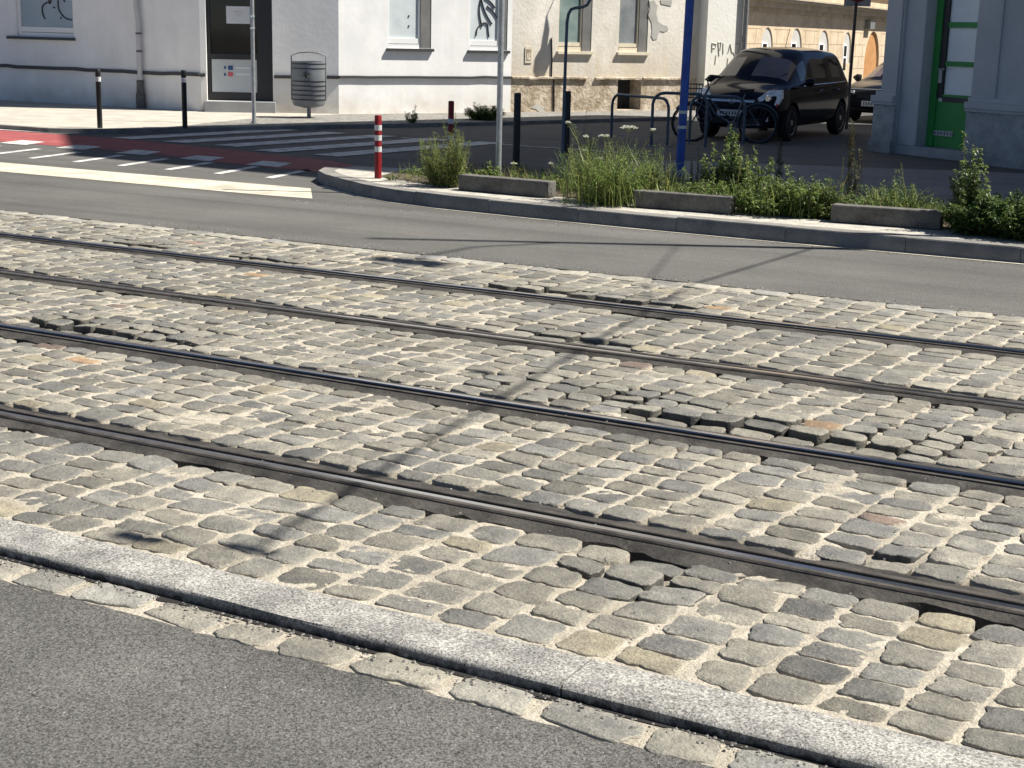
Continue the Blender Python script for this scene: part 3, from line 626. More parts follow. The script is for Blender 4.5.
# ------------------------------------------------------------------ ochre building down the street
r1 = ray(748, 37); r1 = r1/(r1.dot(f_)); r2 = ray(890, 41); r2 = r2/(r2.dot(f_))
p1, p2 = r1*50, r2*70
WO = Wall(p1.xy, p2.xy); ln = WO.len; o0 = WO.p(-6, 0); WO = Wall(o0.xy, (WO.p(ln+14, 0)).xy)
ob = thing('ochre_building', WO.p(10, 0, -3), 'ochre block-faced building with a deep grey cornice and arched niches', 'building')
mb = MB(); H_ = 15
nich = []
for x0, x1, yt in ((762, 774, 27), (791, 803, 28), (819, 830, 30), (844, 852, 32)):
    a, zt = WO.at(x0, yt); b, _ = WO.at(x1, yt+.3); nich.append((a, b, zt))
da, zda = WO.at(866.5, 31); db, _ = WO.at(881, 31.5)
holes = [(a, b, .9, zt-(b-a)/2, .05) for a, b, zt in nich]+[(da, db, .05, zda-(db-da)/2, .10)]
def arch_wall(W, mb, holes, s0, s1, z0, z1):
    W.face(mb, s0, s1, z0, z1, [(h[0], h[1], h[2], h[3]+(h[1]-h[0])/2, h[4]) for h in holes])
    for a, b, c, d, dep in holes:                    # spandrels that round the heads
        r = (b-a)/2; cx = (a+b)/2; n = 8
        for sg in (-1, 1):
            arc = [(cx+sg*r*math.cos(t*math.pi/2/n), d+r*math.sin(t*math.pi/2/n)) for t in range(n+1)]
            crn = (cx+sg*r, d+r)
            for (s, z), (s2, z2) in zip(arc, arc[1:]):
                mb.add([W.p(s, z, -.001), W.p(s2, z2, -.001), W.p(*crn, -.001)], [(0, 1, 2)]); mb.quad(W.p(s, z), W.p(s2, z2), W.p(s2, z2, -dep), W.p(s, z, -dep))
arch_wall(WO, mb, holes, 0, WO.len, 0, H_)
q = [WO.p(0, 0).xy, WO.p(WO.len, 0).xy, WO.p(WO.len, 0, -12).xy, WO.p(0, 0, -12).xy]
for i in (1, 2, 3): mb.quad((*q[i], 0), (*q[(i+1) % 4], 0), (*q[(i+1) % 4], H_), (*q[i], H_))
mb.build('wall', M['ochre'], ob); MB().prism(q, H_, H_+.3).build('roof', M['cornice'], ob)
_, zc0 = WO.at(755, 12); zc0 = WO.at(800, 15)[1]
g = MB()
for z0, z1, d in ((zc0, zc0+.16, .10), (zc0+.16, zc0+.36, .30), (zc0+.36, zc0+.46, .52), (zc0+.46, zc0+.52, .60)): WO.box(g, .0, WO.len, z0, z1-.001, -.02, d)
WO.box(g, 0, WO.len, zc0+.95, zc0+1.05, -.02, .12)
g.build('cornice', M['cornice'], ob)
g = MB()                                             # block joints
for z in (zc0-.55, zc0-1.05, zc0-1.55, zc0-2.05):
    cuts = sorted((h[0]-.05, h[1]+.05) for h in holes if h[3]+(h[1]-h[0])/2 > z); x_ = 0
    for a_, b_ in cuts+[(WO.len, WO.len)]:
        if a_ > x_: WO.box(g, x_, a_, z-.012, z+.012, -.02, .004)
        x_ = b_
s = .4; kk = 0
while s < WO.len:
    for i, z in enumerate((zc0-.55, zc0-1.05, zc0-1.55)):
        ss = s+(.6 if i % 2 else 0)
        if any(h[0]-.1 < ss < h[1]+.1 for h in holes): continue
        WO.box(g, ss-.012, ss+.012, z-.488, z-.014, -.02, .004)
    s += 1.3
g.build('block_joints', M['plinth_dark'], ob)
for a, b, zt in nich:
    g = MB(); g.quad(WO.p(a, .9, -.045), WO.p(b, .9, -.045), WO.p(b, zt, -.045), WO.p(a, zt, -.045)); no = g.build('niche', M['niche'], ob)
    g = MB(); m_ = (a+b)/2; w_ = (b-a); WO.box(g, a+.06*w_, a+.58*w_, zt-1.6, zt-.52, -.043, .0); fr_ = g.build('window', M['window_frame'], no)
    g = MB(); WO.box(g, a+.16*w_, a+.48*w_, zt-.98, zt-.56, .0, .005); WO.box(g, a+.16*w_, a+.48*w_, zt-1.55, zt-1.06, .0, .005); g.build('pane', M['dark_glass'], no)
g = MB(); g.quad(WO.p(da, .05, -.095), WO.p(db, .05, -.095), WO.p(db, zda+.1, -.095), WO.p(da, zda+.1, -.095)); g.build('door', M['wood_door'], ob)
g = MB(); a, z1_ = WO.at(865, 21); b, z0_ = WO.at(869, 29); WO.box(g, a, b, z0_, z1_, 0.003, .25); g.build('wall_lamp', M['galv_dark'], ob)
WE = Wall((-13, 86), (26, 84))  # unseen building added to darken what the parked car reflects
eb = thing('end_building', WE.p(20, 0, -4), 'unseen brown rendered building added across the far end of the side street', 'building')
hl_ = [(1.5+3*i, 2.7+3*i, z, z+1.8) for i in range(12) for z in (1.2, 4.6, 8.0, 11.4)]
mb = MB(); WE.face(mb, 0, WE.len, 0, 15, hl_, .2); q = [WE.p(0, 0).xy, WE.p(WE.len, 0).xy, WE.p(WE.len, 0, -12).xy, WE.p(0, 0, -12).xy]
for i in (1, 2, 3): mb.quad((*q[i], 0), (*q[(i+1) % 4], 0), (*q[(i+1) % 4], 15), (*q[i], 15))
mb.build('wall', M['cornice'], eb); MB().prism(q, 15, 15.3).build('roof', M['plinth_dark'], eb)
for a, b, c, d in hl_: g = MB(); g.quad(WE.p(a, c, -.19), WE.p(b, c, -.19), WE.p(b, d, -.19), WE.p(a, d, -.19)); g.build('window', M['dark_glass'], eb)
# ------------------------------------------------------------------ grey building with the green door
A_ = Vector((-6.9, 25.7, 0)); B_ = A_+(Vector((2.5, -1.7, 0))).normalized()*3.7
WG = Wall(A_.xy, B_.xy)
gb = thing('grey_building', (A_+B_)/2, 'tall grey corner building with stepped plinth mouldings around a green door', 'building')
C_ = A_+Vector((4.2, 12.0, 0)); HG = 17.2
tL, tR = .40, 2.08                                   # opening between the pilasters
mb = MB(); WG.face(mb, tR, WG.len, 0, HG, []); WG.face(mb, 0, tL, 0, HG, [])
WG.face(mb, tL, tR, 3.6, HG, [])
I_ = -.05; gd = -.30                                 # pier face and door plane
mb.quad(WG.p(tL, 0), WG.p(tL, 0, -.7), WG.p(tL, 3.6, -.7), WG.p(tL, 3.6)); mb.quad(WG.p(tR, 0), WG.p(tR, 0, -.72), WG.p(tR, 3.6, -.72), WG.p(tR, 3.6))
mb.quad(WG.p(tL, 3.6), WG.p(tR, 3.6), WG.p(tR, 3.6, -.8), WG.p(tL, 3.6, -.8))
pts = [A_.xy, C_.xy, (C_+Vector((9, -1.2, 0))).xy, Vector((9, 24.0)), Vector((9, 22.6)), B_.xy]
for i in range(len(pts)-1): mb.quad((*pts[i], 0), (*pts[i], HG), (*pts[i+1], HG), (*pts[i+1], 0))
mb.build('wall', M['grey_wall'], gb)
roof = [(-6.95, 25.6), tuple(C_.xy), (C_.x+9, C_.y-1.2), (9, 24), (9, 21.6), (-3.75, 22.55)]
vL = 13.8*math.tan(SUN_EL)
MB().prism(roof, vL-.5, vL).build('roof', M['cornice'], gb)
g = MB(); WG.box(g, -.06, WG.len, HG-.002, vL-.5, -1.5, -.1); g.prism([tuple(p) for p in pts], HG, vL-.503); g.build('attic', M['grey_wall'], gb)
for a, b in ((-.10, tL), (tR, WG.len)):              # plinths and mouldings of both pilasters
    g = MB()
    WG.box(g, a-.02*(a < 0), b, .0, .80, .002, .07, 1); WG.box(g, a-.03*(a < 0), b, .80, .85, .002, .11); WG.box(g, a-.04*(a < 0), b, .85, .95, .002, .13); WG.box(g, a, b, .95, 1.02, .002, .06); WG.box(g, a-.05*(a < 0), b, .0, .22, .07, .10, 1)
    if b == tL: WG.box(g, -.001, tL-.03, 1.02, 3.5, .002, .03)
    else: WG.box(g, 2.72, WG.len+.05, .0, .82, .07, .082, 1); WG.box(g, tR+.03, 2.62, 1.02, 3.5, .002, .03)
    g.build('plinth', [M['grey_wall'], M['grey_plinth']], gb, bevel=.008)
g = MB(); WG.box(g, tL+.002, .85, .16, 3.6, -.7, I_); g.build('pier', M['grey_wall'], gb, bevel=.01)
g = MB(); WG.box(g, .3, tR-.002, 0, .16, -.9, -.03); g.build('doorstep', M['step'], gb, bevel=.01)
g = MB(); WG.box(g, 1.90, tR-.002, .16, 3.6, -.7, -.22); g.build('pier', M['grey_wall'], gb, bevel=.01)
d0_, d1_ = .852, 1.895
sF, zF = WG.at(940, 97, gd)
g = MB()
WG.box(g, d0_, 1.0, .165, 3.6, gd-.06, gd+.03)
WG.box(g, 1.0, d1_, .165, .90, gd-.05, gd); WG.box(g, d1_-.075, d1_, .9, 3.6, gd-.05, gd+.02)
for z0, z1 in ((.98, 1.02), (1.47, 1.55), (2.08, 2.17)): WG.box(g, 1.0, d1_-.075, z0, z1, gd-.05, gd)
WG.box(g, 1.06, d1_-.08, .24, .82, gd, gd+.012)
gdo = g.build('door', M['green_door'], gb)
g = MB(); g.quad(WG.p(1.0, .9, gd-.03), WG.p(d1_, .9, gd-.03), WG.p(d1_, 3.6, gd-.03), WG.p(1.0, 3.6, gd-.03)); g.build('pane', M['milk_glass'], gdo)
g = MB(); WG.box(g, 1.002, 1.12, .96, 3.6, gd-.028, gd+.01); WG.box(g, 1.122, d1_-.078, .90, .978, gd-.028, gd+.004); g.build('door_trim', M['dark_metal'], gdo)
g = MB(); a, z1_ = WG.at(935, 130, gd); b, z0_ = WG.at(953.5, 137, gd); WG.box(g, a, b, z0_, z1_, gd+.012, gd+.03, 0)
for k in range(6): s = a+(b-a)*(k+.5)/6; WG.box(g, s-.012, s+.012, z0_+.02, z1_-.02, gd+.03, gd+.034, 1)
g.build('mail_slot', [M['galv'], M['cast_iron']], gdo)
g = MB(); WG.box(g, 1.03, 1.10, 1.2, 1.42, gd+.01, gd+.04); g.tube([WG.p(1.06, 1.42, gd+.02), WG.p(1.06, 1.42, gd+.09), WG.p(1.20, 1.42, gd+.09)], .014, 6); g.build('handle', M['galv'], gdo)
# ------------------------------------------------------------------ posts and bollards
ZF = .07
def bollard(px, z, h, r, label, kind):
    c = G(*px, z); t = thing('bollard', c, label, 'bollard', 'street bollards')
    g = MB()
    if kind == 'black':
        g.lathe(c, [(r, 0), (r, h-.02), (r*.8, h)], 18); g.build('post', M['black_post'], t, smooth=True)
    elif kind == 'band':
        g.lathe(c, [(r, 0), (r, h-.12), (r*1.04, h-.115), (r*1.04, h-.02), (r*.8, h)], 18); g.build('post', M['black_post'], t, smooth=True)
        b = MB(); b.lathe(c, [(r*1.06, h-.21), (r*1.06, h-.13)], 18); b.build('white_band', M['white_paint'], t, smooth=True)
    else:
        g.lathe(c, [(r, 0), (r, h-.015), (r*.85, h)], 18); g.build('post', M['red_post'], t, smooth=True)
        for z0 in kind:
            b = MB(); b.lathe(c, [(r*1.03, z0*h), (r*1.03, z0*h+.085*h)], 18); b.build('white_band', M['white_paint'], t, smooth=True)
    return t
bollard((100, 128), ZF, 1.0, .045, 'black bollard with a white band on the sunny pavement, left of the drainpipe', 'band')
bollard((185, 128), ZF, 1.0, .045, 'black bollard with a white band between the drainpipe and the dark door', 'band')
bollard((378, 178), ZI, .73, .042, 'red and white striped bollard at the rounded tip of the island', (.42, .60, .76))
bollard((450.5, 157), 0.0, .83, .044, 'far red and white bollard half hidden behind the tall feathery weed', (.60, .30))
bollard((516, 166), 0.0, 1.02, .05, 'plain black bollard standing right of the grey metal post', 'black')
bollard((566, 155), 0.0, .98, .05, 'plain black bollard behind the thin hooked pole', 'black')
def pole(name, base, top_z, r, m, label, cat, lean=(0, 0)):
    t = thing(name, base, label, cat)
    g = MB(); g.tube([base, base+Vector((lean[0], lean[1], top_z))], r, 14); g.build('post', m, t, smooth=True); g = MB(); g.lathe(base, [(r*2.4, 0), (r*2.4, .012), (r*1.5, .016), (r*1.3, .05)], 16); g.build('base_collar', M['galv_dark'], t); return t
b = G(254, 124, ZF); t = pole('sign_post', b, 4.0, .036, M['galv'], 'slim grey metal post standing before the dark door', 'post')
for z in (1.72, 1.93): g = MB(); g.lathe(b+Vector((0, 0, z)), [(.044, 0), (.044, .04)], 12); g.build('clamp', M['chrome'], t)
b = G(498, 184, ZI); t = pole('sign_post', b, 4.2, .034, M['galv'], 'tall grey metal post rising behind the leftmost concrete block', 'post')
b = G(679, 180, ZI); t = pole('blue_post', b, 4.3, .052, M['blue_post'], 'bright blue painted post among the weeds before the bicycle', 'post', (.05, .02))
for z, a in ((.62, .3), (.80, -.3)): g = MB(); g.lathe(b+Vector((.05*z/4.3, .02*z/4.3, z)), [(.0535, 0), (.0535, .035)], 14); g.build('torn_sticker', M['white_paint'], t)
b = G(562, 166, ZI); t = thing('hooked_pole', b, 'thin dark pole with a hooked top standing in the flowering weeds', 'pole')
def pv(x, y): v = ray(x, y); c = Vector((0, 0, CAMH)); k = (b-c).dot(f_)/v.dot(f_); return c+v*k
g = MB(); g.tube([b, pv(565.5, 60), pv(567, 22), pv(568.5, 14), pv(571, 9.5), pv(575, 8), pv(583, 7), pv(587, 5), pv(590, 0), pv(591, -30)], .021, 8); g.build('tube', M['rack'], t, smooth=True)
b = G(846, 129, 0); t = thing('parking_sign', b, 'dark pole with a grey board and red disc behind the parked dark car', 'sign')
def pv2(x, y): v = ray(x, y); c = Vector((0, 0, CAMH)); k = (b-c).dot(f_)/v.dot(f_); return c+v*k
g = MB(); tp = pv2(858, -20); g.tube([b, tp], .035, 10); g.build('pole', M['dark_metal'], t, smooth=True)
g = MB(); c0_, c1_ = pv2(844, 6), pv2(870.5, 6.5); rr = (c1_-c0_); wd = rr.length; rr.normalize(); fw = Vector((rr.y, -rr.x, 0)).normalized()
g.hexa([c0_, c1_, c1_-fw*.03, c0_-fw*.03]+[p+Vector((0, 0, .75)) for p in (c0_, c1_, c1_-fw*.03, c0_-fw*.03)]); g.build('board', M['sign_back'], t)
g = MB(); g.lathe((c0_+c1_)/2+Vector((0, 0, .36))+fw*.002, [(.27, 0), (.27, .01)], 28, 0, tuple(fw)); g.build('red_disc', M['red_post'], t)
# litter bin
bb = G(309, 118, ZF); t = thing('litter_bin', bb, 'grey slatted litter bin on a short pole beside the dark door', 'litter bin')
g = MB(); g.tube([bb, bb+Vector((0, 0, .3))], .04, 12); g.build('pole', M['galv_dark'], t, smooth=True)
def shell(z0, z1, r0, r1, n=28): return [(r0, z0), (r1, z1)]
g = MB(); zz = [(.24, .1), (.27, .24), (.28, .30)]
g.lathe(bb, [(.10, .20), (.30, .25), (.33, .30), (.338, 1.02), (.338, 1.12), (.31, 1.12), (.31, 1.02)], 28); bd = g.build('body', M['bin'], t, smooth=True)
g = MB()
for z in (.36, .45, .54, .63, .72, .97, 1.06): g.lathe(bb, [(.341, z), (.341, z+.022)], 28)
g.build('slot', M['dark_metal'], bd)
rr = Vector((.88, .476, 0)); fw = Vector((.476, -.88, 0))
g = MB(); g.tube([bb+rr*-.345+Vector((0, 0, .35)), bb+rr*-.345+Vector((0, 0, 1.22)), bb+rr*-.2+Vector((0, 0, 1.28)), bb+Vector((0, 0, 1.3)), bb+rr*.2+Vector((0, 0, 1.28)), bb+rr*.345+Vector((0, 0, 1.22)), bb+rr*.345+Vector((0, 0, .35))], .013, 8); g.build('frame', M['galv_dark'], t, smooth=True)
g = MB(); cc = bb+fw*.342+Vector((0, 0, .86))       # small dark emblem
for a in (20, 80, 140, 200, 260, 320):
    v = rr*math.cos(math.radians(a))*.07+Vector((0, 0, math.sin(math.radians(a))*.07)); g.tube([cc, cc+v], [.022, .008], 5)
g.build('emblem', M['dark_metal'], bd)
# ------------------------------------------------------------------ bicycle stands
def stand(l, r, htop, label):
    a, c = G(*l), G(*r); t = thing('bicycle_stand', (a+c)/2, label, 'bicycle stand', 'bicycle stands before the parked car')
    u = (c-a).normalized(); q = .2; z = Vector((0, 0, htop)); pts = [a, a+z-Vector((0, 0, q))]
    for k in range(1, 6): th = k*math.pi/12; pts.append(a+z+u*(q-q*math.cos(th))+Vector((0, 0, -q+q*math.sin(th))))
    pts.append(a+z+u*q); pts.append(c+z-u*q)
    for k in range(1, 7): th = k*math.pi/12; pts.append(c+z-u*(q-q*math.sin(th))+Vector((0, 0, -q+q*math.cos(th))))
    pts += [c]
    g = MB(); g.tube(pts, .026, 10); g.build('hoop', M['rack'], t, smooth=True)
    for p in (a, c): g = MB(); g.lathe(p, [(.06, .001), (.06, .012)], 12); g.build('foot_plate', M['galv_dark'], t)
stand((611, 139), (667, 146), .80, 'leftmost hooped bicycle stand, rising out of the flowering weeds')
stand((651, 146), (705, 148), .90, 'middle hooped bicycle stand, crossing behind the blue post')
stand((689, 143), (743, 145), .83, 'rightmost hooped bicycle stand, with the bicycle leaning against it')
# ------------------------------------------------------------------ bicycle
w1, w2 = G(690, 141.5), G(757, 143.5)
t = thing('bicycle', (w1+w2)/2, 'dark blue city bicycle with a front basket locked at the hooped stands', 'bicycle')
ux = (w2-w1); wb_ = ux.length; ux.normalize(); uy = Vector((-ux.y, ux.x, 0)); UZ = Vector((0, 0, 1)); Rw = .335
def bp(x, z, y=0): return w1+ux*x+uy*y+UZ*z
def wheel(cx):
    ring = [bp(cx+Rw*math.cos(k*math.pi/16), Rw+Rw*math.sin(k*math.pi/16)) for k in range(33)]
    g = MB(); g.tube(ring, .02, 8, cap=False); wo = g.build('wheel', M['tyre'], t, smooth=True)
    g = MB(); ring = [bp(cx+(Rw-.03)*math.cos(k*math.pi/16), Rw+(Rw-.03)*math.sin(k*math.pi/16)) for k in range(33)]; g.tube(ring, .010, 6, cap=False); g.build('rim', M['rack'], wo, smooth=True)
    g = MB()
    for k in range(18): an = k*math.pi/9; g.tube([bp(cx, Rw, .02*(-1)**k), bp(cx+(Rw-.03)*math.cos(an), Rw+(Rw-.03)*math.sin(an))], .0013, 3)
    g.tube([bp(cx, Rw, -.05), bp(cx, Rw, .05)], .02, 8); g.build('spokes', M['galv_dark'], wo)
    g = MB(); g.tube([bp(cx+(Rw+.035)*math.cos(math.radians(a)), Rw+(Rw+.035)*math.sin(math.radians(a))) for a in (range(20, 190, 10) if cx > .5 else range(10, 150, 10))], .016, 6); g.build('mudguard', M['rack'], t)
wheel(0); wheel(wb_)
bbx, bbz = wb_*.62, .29
g = MB()
for pts, r in (([bp(.30, .98), bp(.20, .78)], .019), ([bp(.215, .80), bp(.42, .5), bp(bbx-.06, .36), bp(bbx, bbz)], .019), ([bp(.235, .86), bp(.5, .56), bp(bbx+.02, .42)], .014),
               ([bp(bbx, bbz), bp(bbx+.2, .86)], .016), ([bp(bbx, bbz), bp(wb_, Rw)], .010), ([bp(bbx+.16, .74), bp(wb_, Rw)], .010)): g.tube(pts, r, 8)
for yy in (-.045, .045): g.tube([bp(.19, .74, 0), bp(.17, .70, yy), bp(.06, .42, yy), bp(0, Rw, yy)], .011, 6)
g.build('frame', M['rack'], t, smooth=True)
g = MB(); g.tube([bp(.28, .98), bp(.26, 1.08), bp(.24, 1.10)], .014, 8)
g.tube([bp(.44, 1.16, -.29), bp(.30, 1.17, -.26), bp(.22, 1.10, -.05), bp(.22, 1.10, .05), bp(.30, 1.17, .26), bp(.44, 1.16, .29)], .013, 8); g.build('handlebar', M['dark_metal'], t, smooth=True)
for s in (-.29, .29): g = MB(); g.tube([bp(.34, 1.165, s*.96), bp(.47, 1.158, s*1.02)], .019, 8); g.build('grip', M['plastic'], t)
g = MB(); c = bp(bbx+.22, .94); g.add([c+ux*x+uy*y+UZ*z for x, y, z in ((-.14, .02, .0), (.12, .09, .02), (.14, 0, .03), (.12, -.09, .02), (-.14, -.02, 0), (-.12, .02, -.04), (.1, .08, -.05), (.12, 0, -.05), (.1, -.08, -.05), (-.12, -.02, -.04))],
      [(0, 1, 2, 3, 4), (9, 8, 7, 6, 5), (0, 5, 6, 1), (1, 6, 7, 2), (2, 7, 8, 3), (3, 8, 9, 4), (4, 9, 5, 0)]); g.tube([bp(bbx+.2, .84), bp(bbx+.22, .92)], .014, 8); g.build('saddle', M['plastic'], t, bevel=.01)
g = MB(); bc = bp(.02, .78)
for z in (0, .08, .16, .24):
    k = .13+.03*z/.24; g.tube([bc+ux*a*k+uy*b_*.17+UZ*z for a, b_ in ((-1, -1), (1, -1), (1, 1), (-1, 1), (-1, -1))], .006, 4)
for a in np.linspace(-1, 1, 7):
    for b_ in (-1, 1): g.tube([bc+ux*a*.13+uy*b_*.17, bc+ux*a*.16+uy*b_*.17+UZ*.24], .0035, 4); g.tube([bc+ux*b_*.13+uy*a*.17, bc+ux*b_*.16+uy*a*.17+UZ*.24], .0035, 4)
g.build('basket', M['dark_metal'], t)
g = MB(); g.lathe(bp(bbx, bbz, .03), [(.095, 0), (.095, .006)], 20, 0, tuple(uy)); g.tube([bp(bbx, bbz, .05), bp(bbx+.12, bbz-.12, .07), bp(bbx+.12, bbz-.12, .14)], .011, 6); g.tube([bp(bbx, bbz, -.05), bp(bbx-.12, bbz+.12, -.07), bp(bbx-.12, bbz+.12, -.14)], .011, 6); g.build('crankset', M['galv_dark'], t)
g = MB(); g.lathe(bp(wb_+.30, .68, .0), [(.03, 0), (.03, .03)], 10, 0, tuple(ux)); g.build('rear_light', M['red_lens'], t)
# ------------------------------------------------------------------ cars
def split_by_material(ev, names, mats, parent, Mx):
    out = []
    for mi, (nm, mm) in enumerate(zip(names, mats)):
        bm = bmesh.new(); bm.from_mesh(ev); bmesh.ops.delete(bm, geom=[f for f in bm.faces if f.material_index != mi], context='FACES')
        if not bm.faces: bm.free(); continue
        bm.verts.ensure_lookup_table(); seen = {}; isl = 0
        if nm != 'body':
            for v0 in bm.verts:
                if v0.index in seen: continue
                st = [v0]; seen[v0.index] = isl
                while st:
                    v = st.pop()
                    for e in v.link_edges:
                        w2_ = e.other_vert(v)
                        if w2_.index not in seen: seen[w2_.index] = isl; st.append(w2_)
                isl += 1
        for q in range(max(1, isl)):
            b2 = bm.copy()
            if isl > 1:
                b2.verts.ensure_lookup_table(); bmesh.ops.delete(b2, geom=[v for v in b2.verts if seen[v.index] != q], context='VERTS')
            me = bpy.data.meshes.new(nm); b2.to_mesh(me); b2.free(); me.materials.clear(); me.materials.append(mm)
            me.polygons.foreach_set('material_index', [0]*len(me.polygons)); me.polygons.foreach_set('use_smooth', [True]*len(me.polygons))
            me.transform(Mx); o = bpy.data.objects.new(nm, me); COL.objects.link(o); o.parent = parent; o.matrix_parent_inverse = Matrix.Translation(-WL(parent)); out.append(o)
        bm.free()
    return out
def make_car(name, pos, yaw, label, paint, stations, wheels, wr, glass_rows, hw, extras, scale=1.0):
    t = thing(name, pos, label, 'car', 'parked cars')
    Mx = Matrix.Translation(pos)@Matrix.Rotation(yaw, 4, 'Z')@Matrix.Scale(scale, 4)
    # each station: x, half width, belt z, roof z, roof half width, sill z
    V, F, MI = [], [], []
    def sect(st):
        x, w_, zb, zt, wr_, zs = st
        P = [(0, zs), (w_*.86, zs), (w_*.97, zs+.14), (w_, zs+.32), (w_*.985, (zb+.5)/2+.06), (w_*.955, zb), (w_*.93, zb+.035), (wr_+.03, max(zt-.13, zb+.045)), (wr_*.9, zt-.035), (wr_*.45, zt-.004), (0, zt)]
        return P
    n = None
    for st in stations:
        P = sect(st); ring = [(st[0], y, z) for y, z in P]+[(st[0], -y, z) for y, z in P[-2:0:-1]]
        n = len(ring); V += ring
    NS = len(stations)
    for i in range(NS-1):
        for j in range(n):
            F.append((i*n+j, i*n+(j+1) % n, (i+1)*n+(j+1) % n, (i+1)*n+j)); jj = j if j <= 10 else n-1-j
            MI.append(glass_rows(i, jj))
    F += [tuple(range(n-1, -1, -1)), tuple(range((NS-1)*n, NS*n))]; MI += [0, 0]
    me = bpy.data.meshes.new('car_shell'); me.from_pydata(V, [], F); 
    for k in range(4): me.materials.append([paint, M['car_glass'], M['car_glass'], M['plastic']][k])
    me.polygons.foreach_set('material_index', MI); me.update()
    bm = bmesh.new(); bm.from_mesh(me); bmesh.ops.recalc_face_normals(bm, faces=bm.faces); bm.to_mesh(me); bm.free()
    ob_ = bpy.data.objects.new('car_shell', me); COL.objects.link(ob_)
    ss = ob_.modifiers.new('s', 'SUBSURF'); ss.levels = 2; ss.render_levels = 2
    cut = MB()
    for wx in wheels:
        for sg in (-1, 1): cut.lathe((wx, sg*(hw-.26), wr), [(wr+.055, 0), (wr+.055, .5)], 28, 0, (0, sg, 0))
    co = cut.build('cutter', M['plastic'])
    bm = bmesh.new(); bm.from_mesh(co.data); bmesh.ops.recalc_face_normals(bm, faces=bm.faces); bm.to_mesh(co.data); bm.free()
    md = ob_.modifiers.new('b', 'BOOLEAN'); md.operation = 'DIFFERENCE'; md.object = co; md.solver = 'EXACT'
    dg = bpy.context.evaluated_depsgraph_get(); ev = bpy.data.meshes.new_from_object(ob_.evaluated_get(dg))
    bpy.data.objects.remove(ob_); bpy.data.objects.remove(co)
    split_by_material(ev, ['body', 'windscreen', 'side_window', 'wheel_arch'], [paint, M['car_glass'], M['side_glass'], M['plastic']], t, Mx)
    def cp(x, y, z): return Mx@Vector((x, y, z))
    ax = (Mx.to_3x3()@Vector((0, 1, 0))).normalized(); wr0 = wr; wr = wr*scale
    for wx in wheels:
        for sg in (-1, 1):
            g = MB(); c = cp(wx, sg*(hw-.02), wr0); a = tuple(ax*sg)
            g.lathe(c, [(wr*.66, -.19), (wr*.93, -.19), (wr, -.16), (wr, -.03), (wr*.93, 0), (wr*.68, -.01)], 30, 0, a); wo = g.build('wheel', M['tyre'], t, smooth=True)
            g = MB(); g.lathe(c, [(wr*.67, -.03), (wr*.66, .0), (wr*.6, -.02), (wr*.2, -.03), (wr*.16, .0)], 24, 0, a); g.build('rim', M['alloy'], wo, smooth=True)
            g = MB(); e1 = Mx.to_3x3()@Vector((1, 0, 0))
            for k in range(5):
                th = k*2*math.pi/5+.5; v = e1*math.cos(th)+UZ*math.sin(th); q_ = e1*-math.sin(th)+UZ*math.cos(th); cc_ = c+ax*sg*.002
                g.quad(cc_+v*wr*.28+q_*wr*.09, cc_+v*wr*.58+q_*wr*.20, cc_+v*wr*.58-q_*wr*.20, cc_+v*wr*.28-q_*wr*.09)
            g.build('rim_gap', M['plastic'], wo)
    extras(t, cp, Mx)
    return t
YC = math.radians(-90)                               # nose towards the tram road
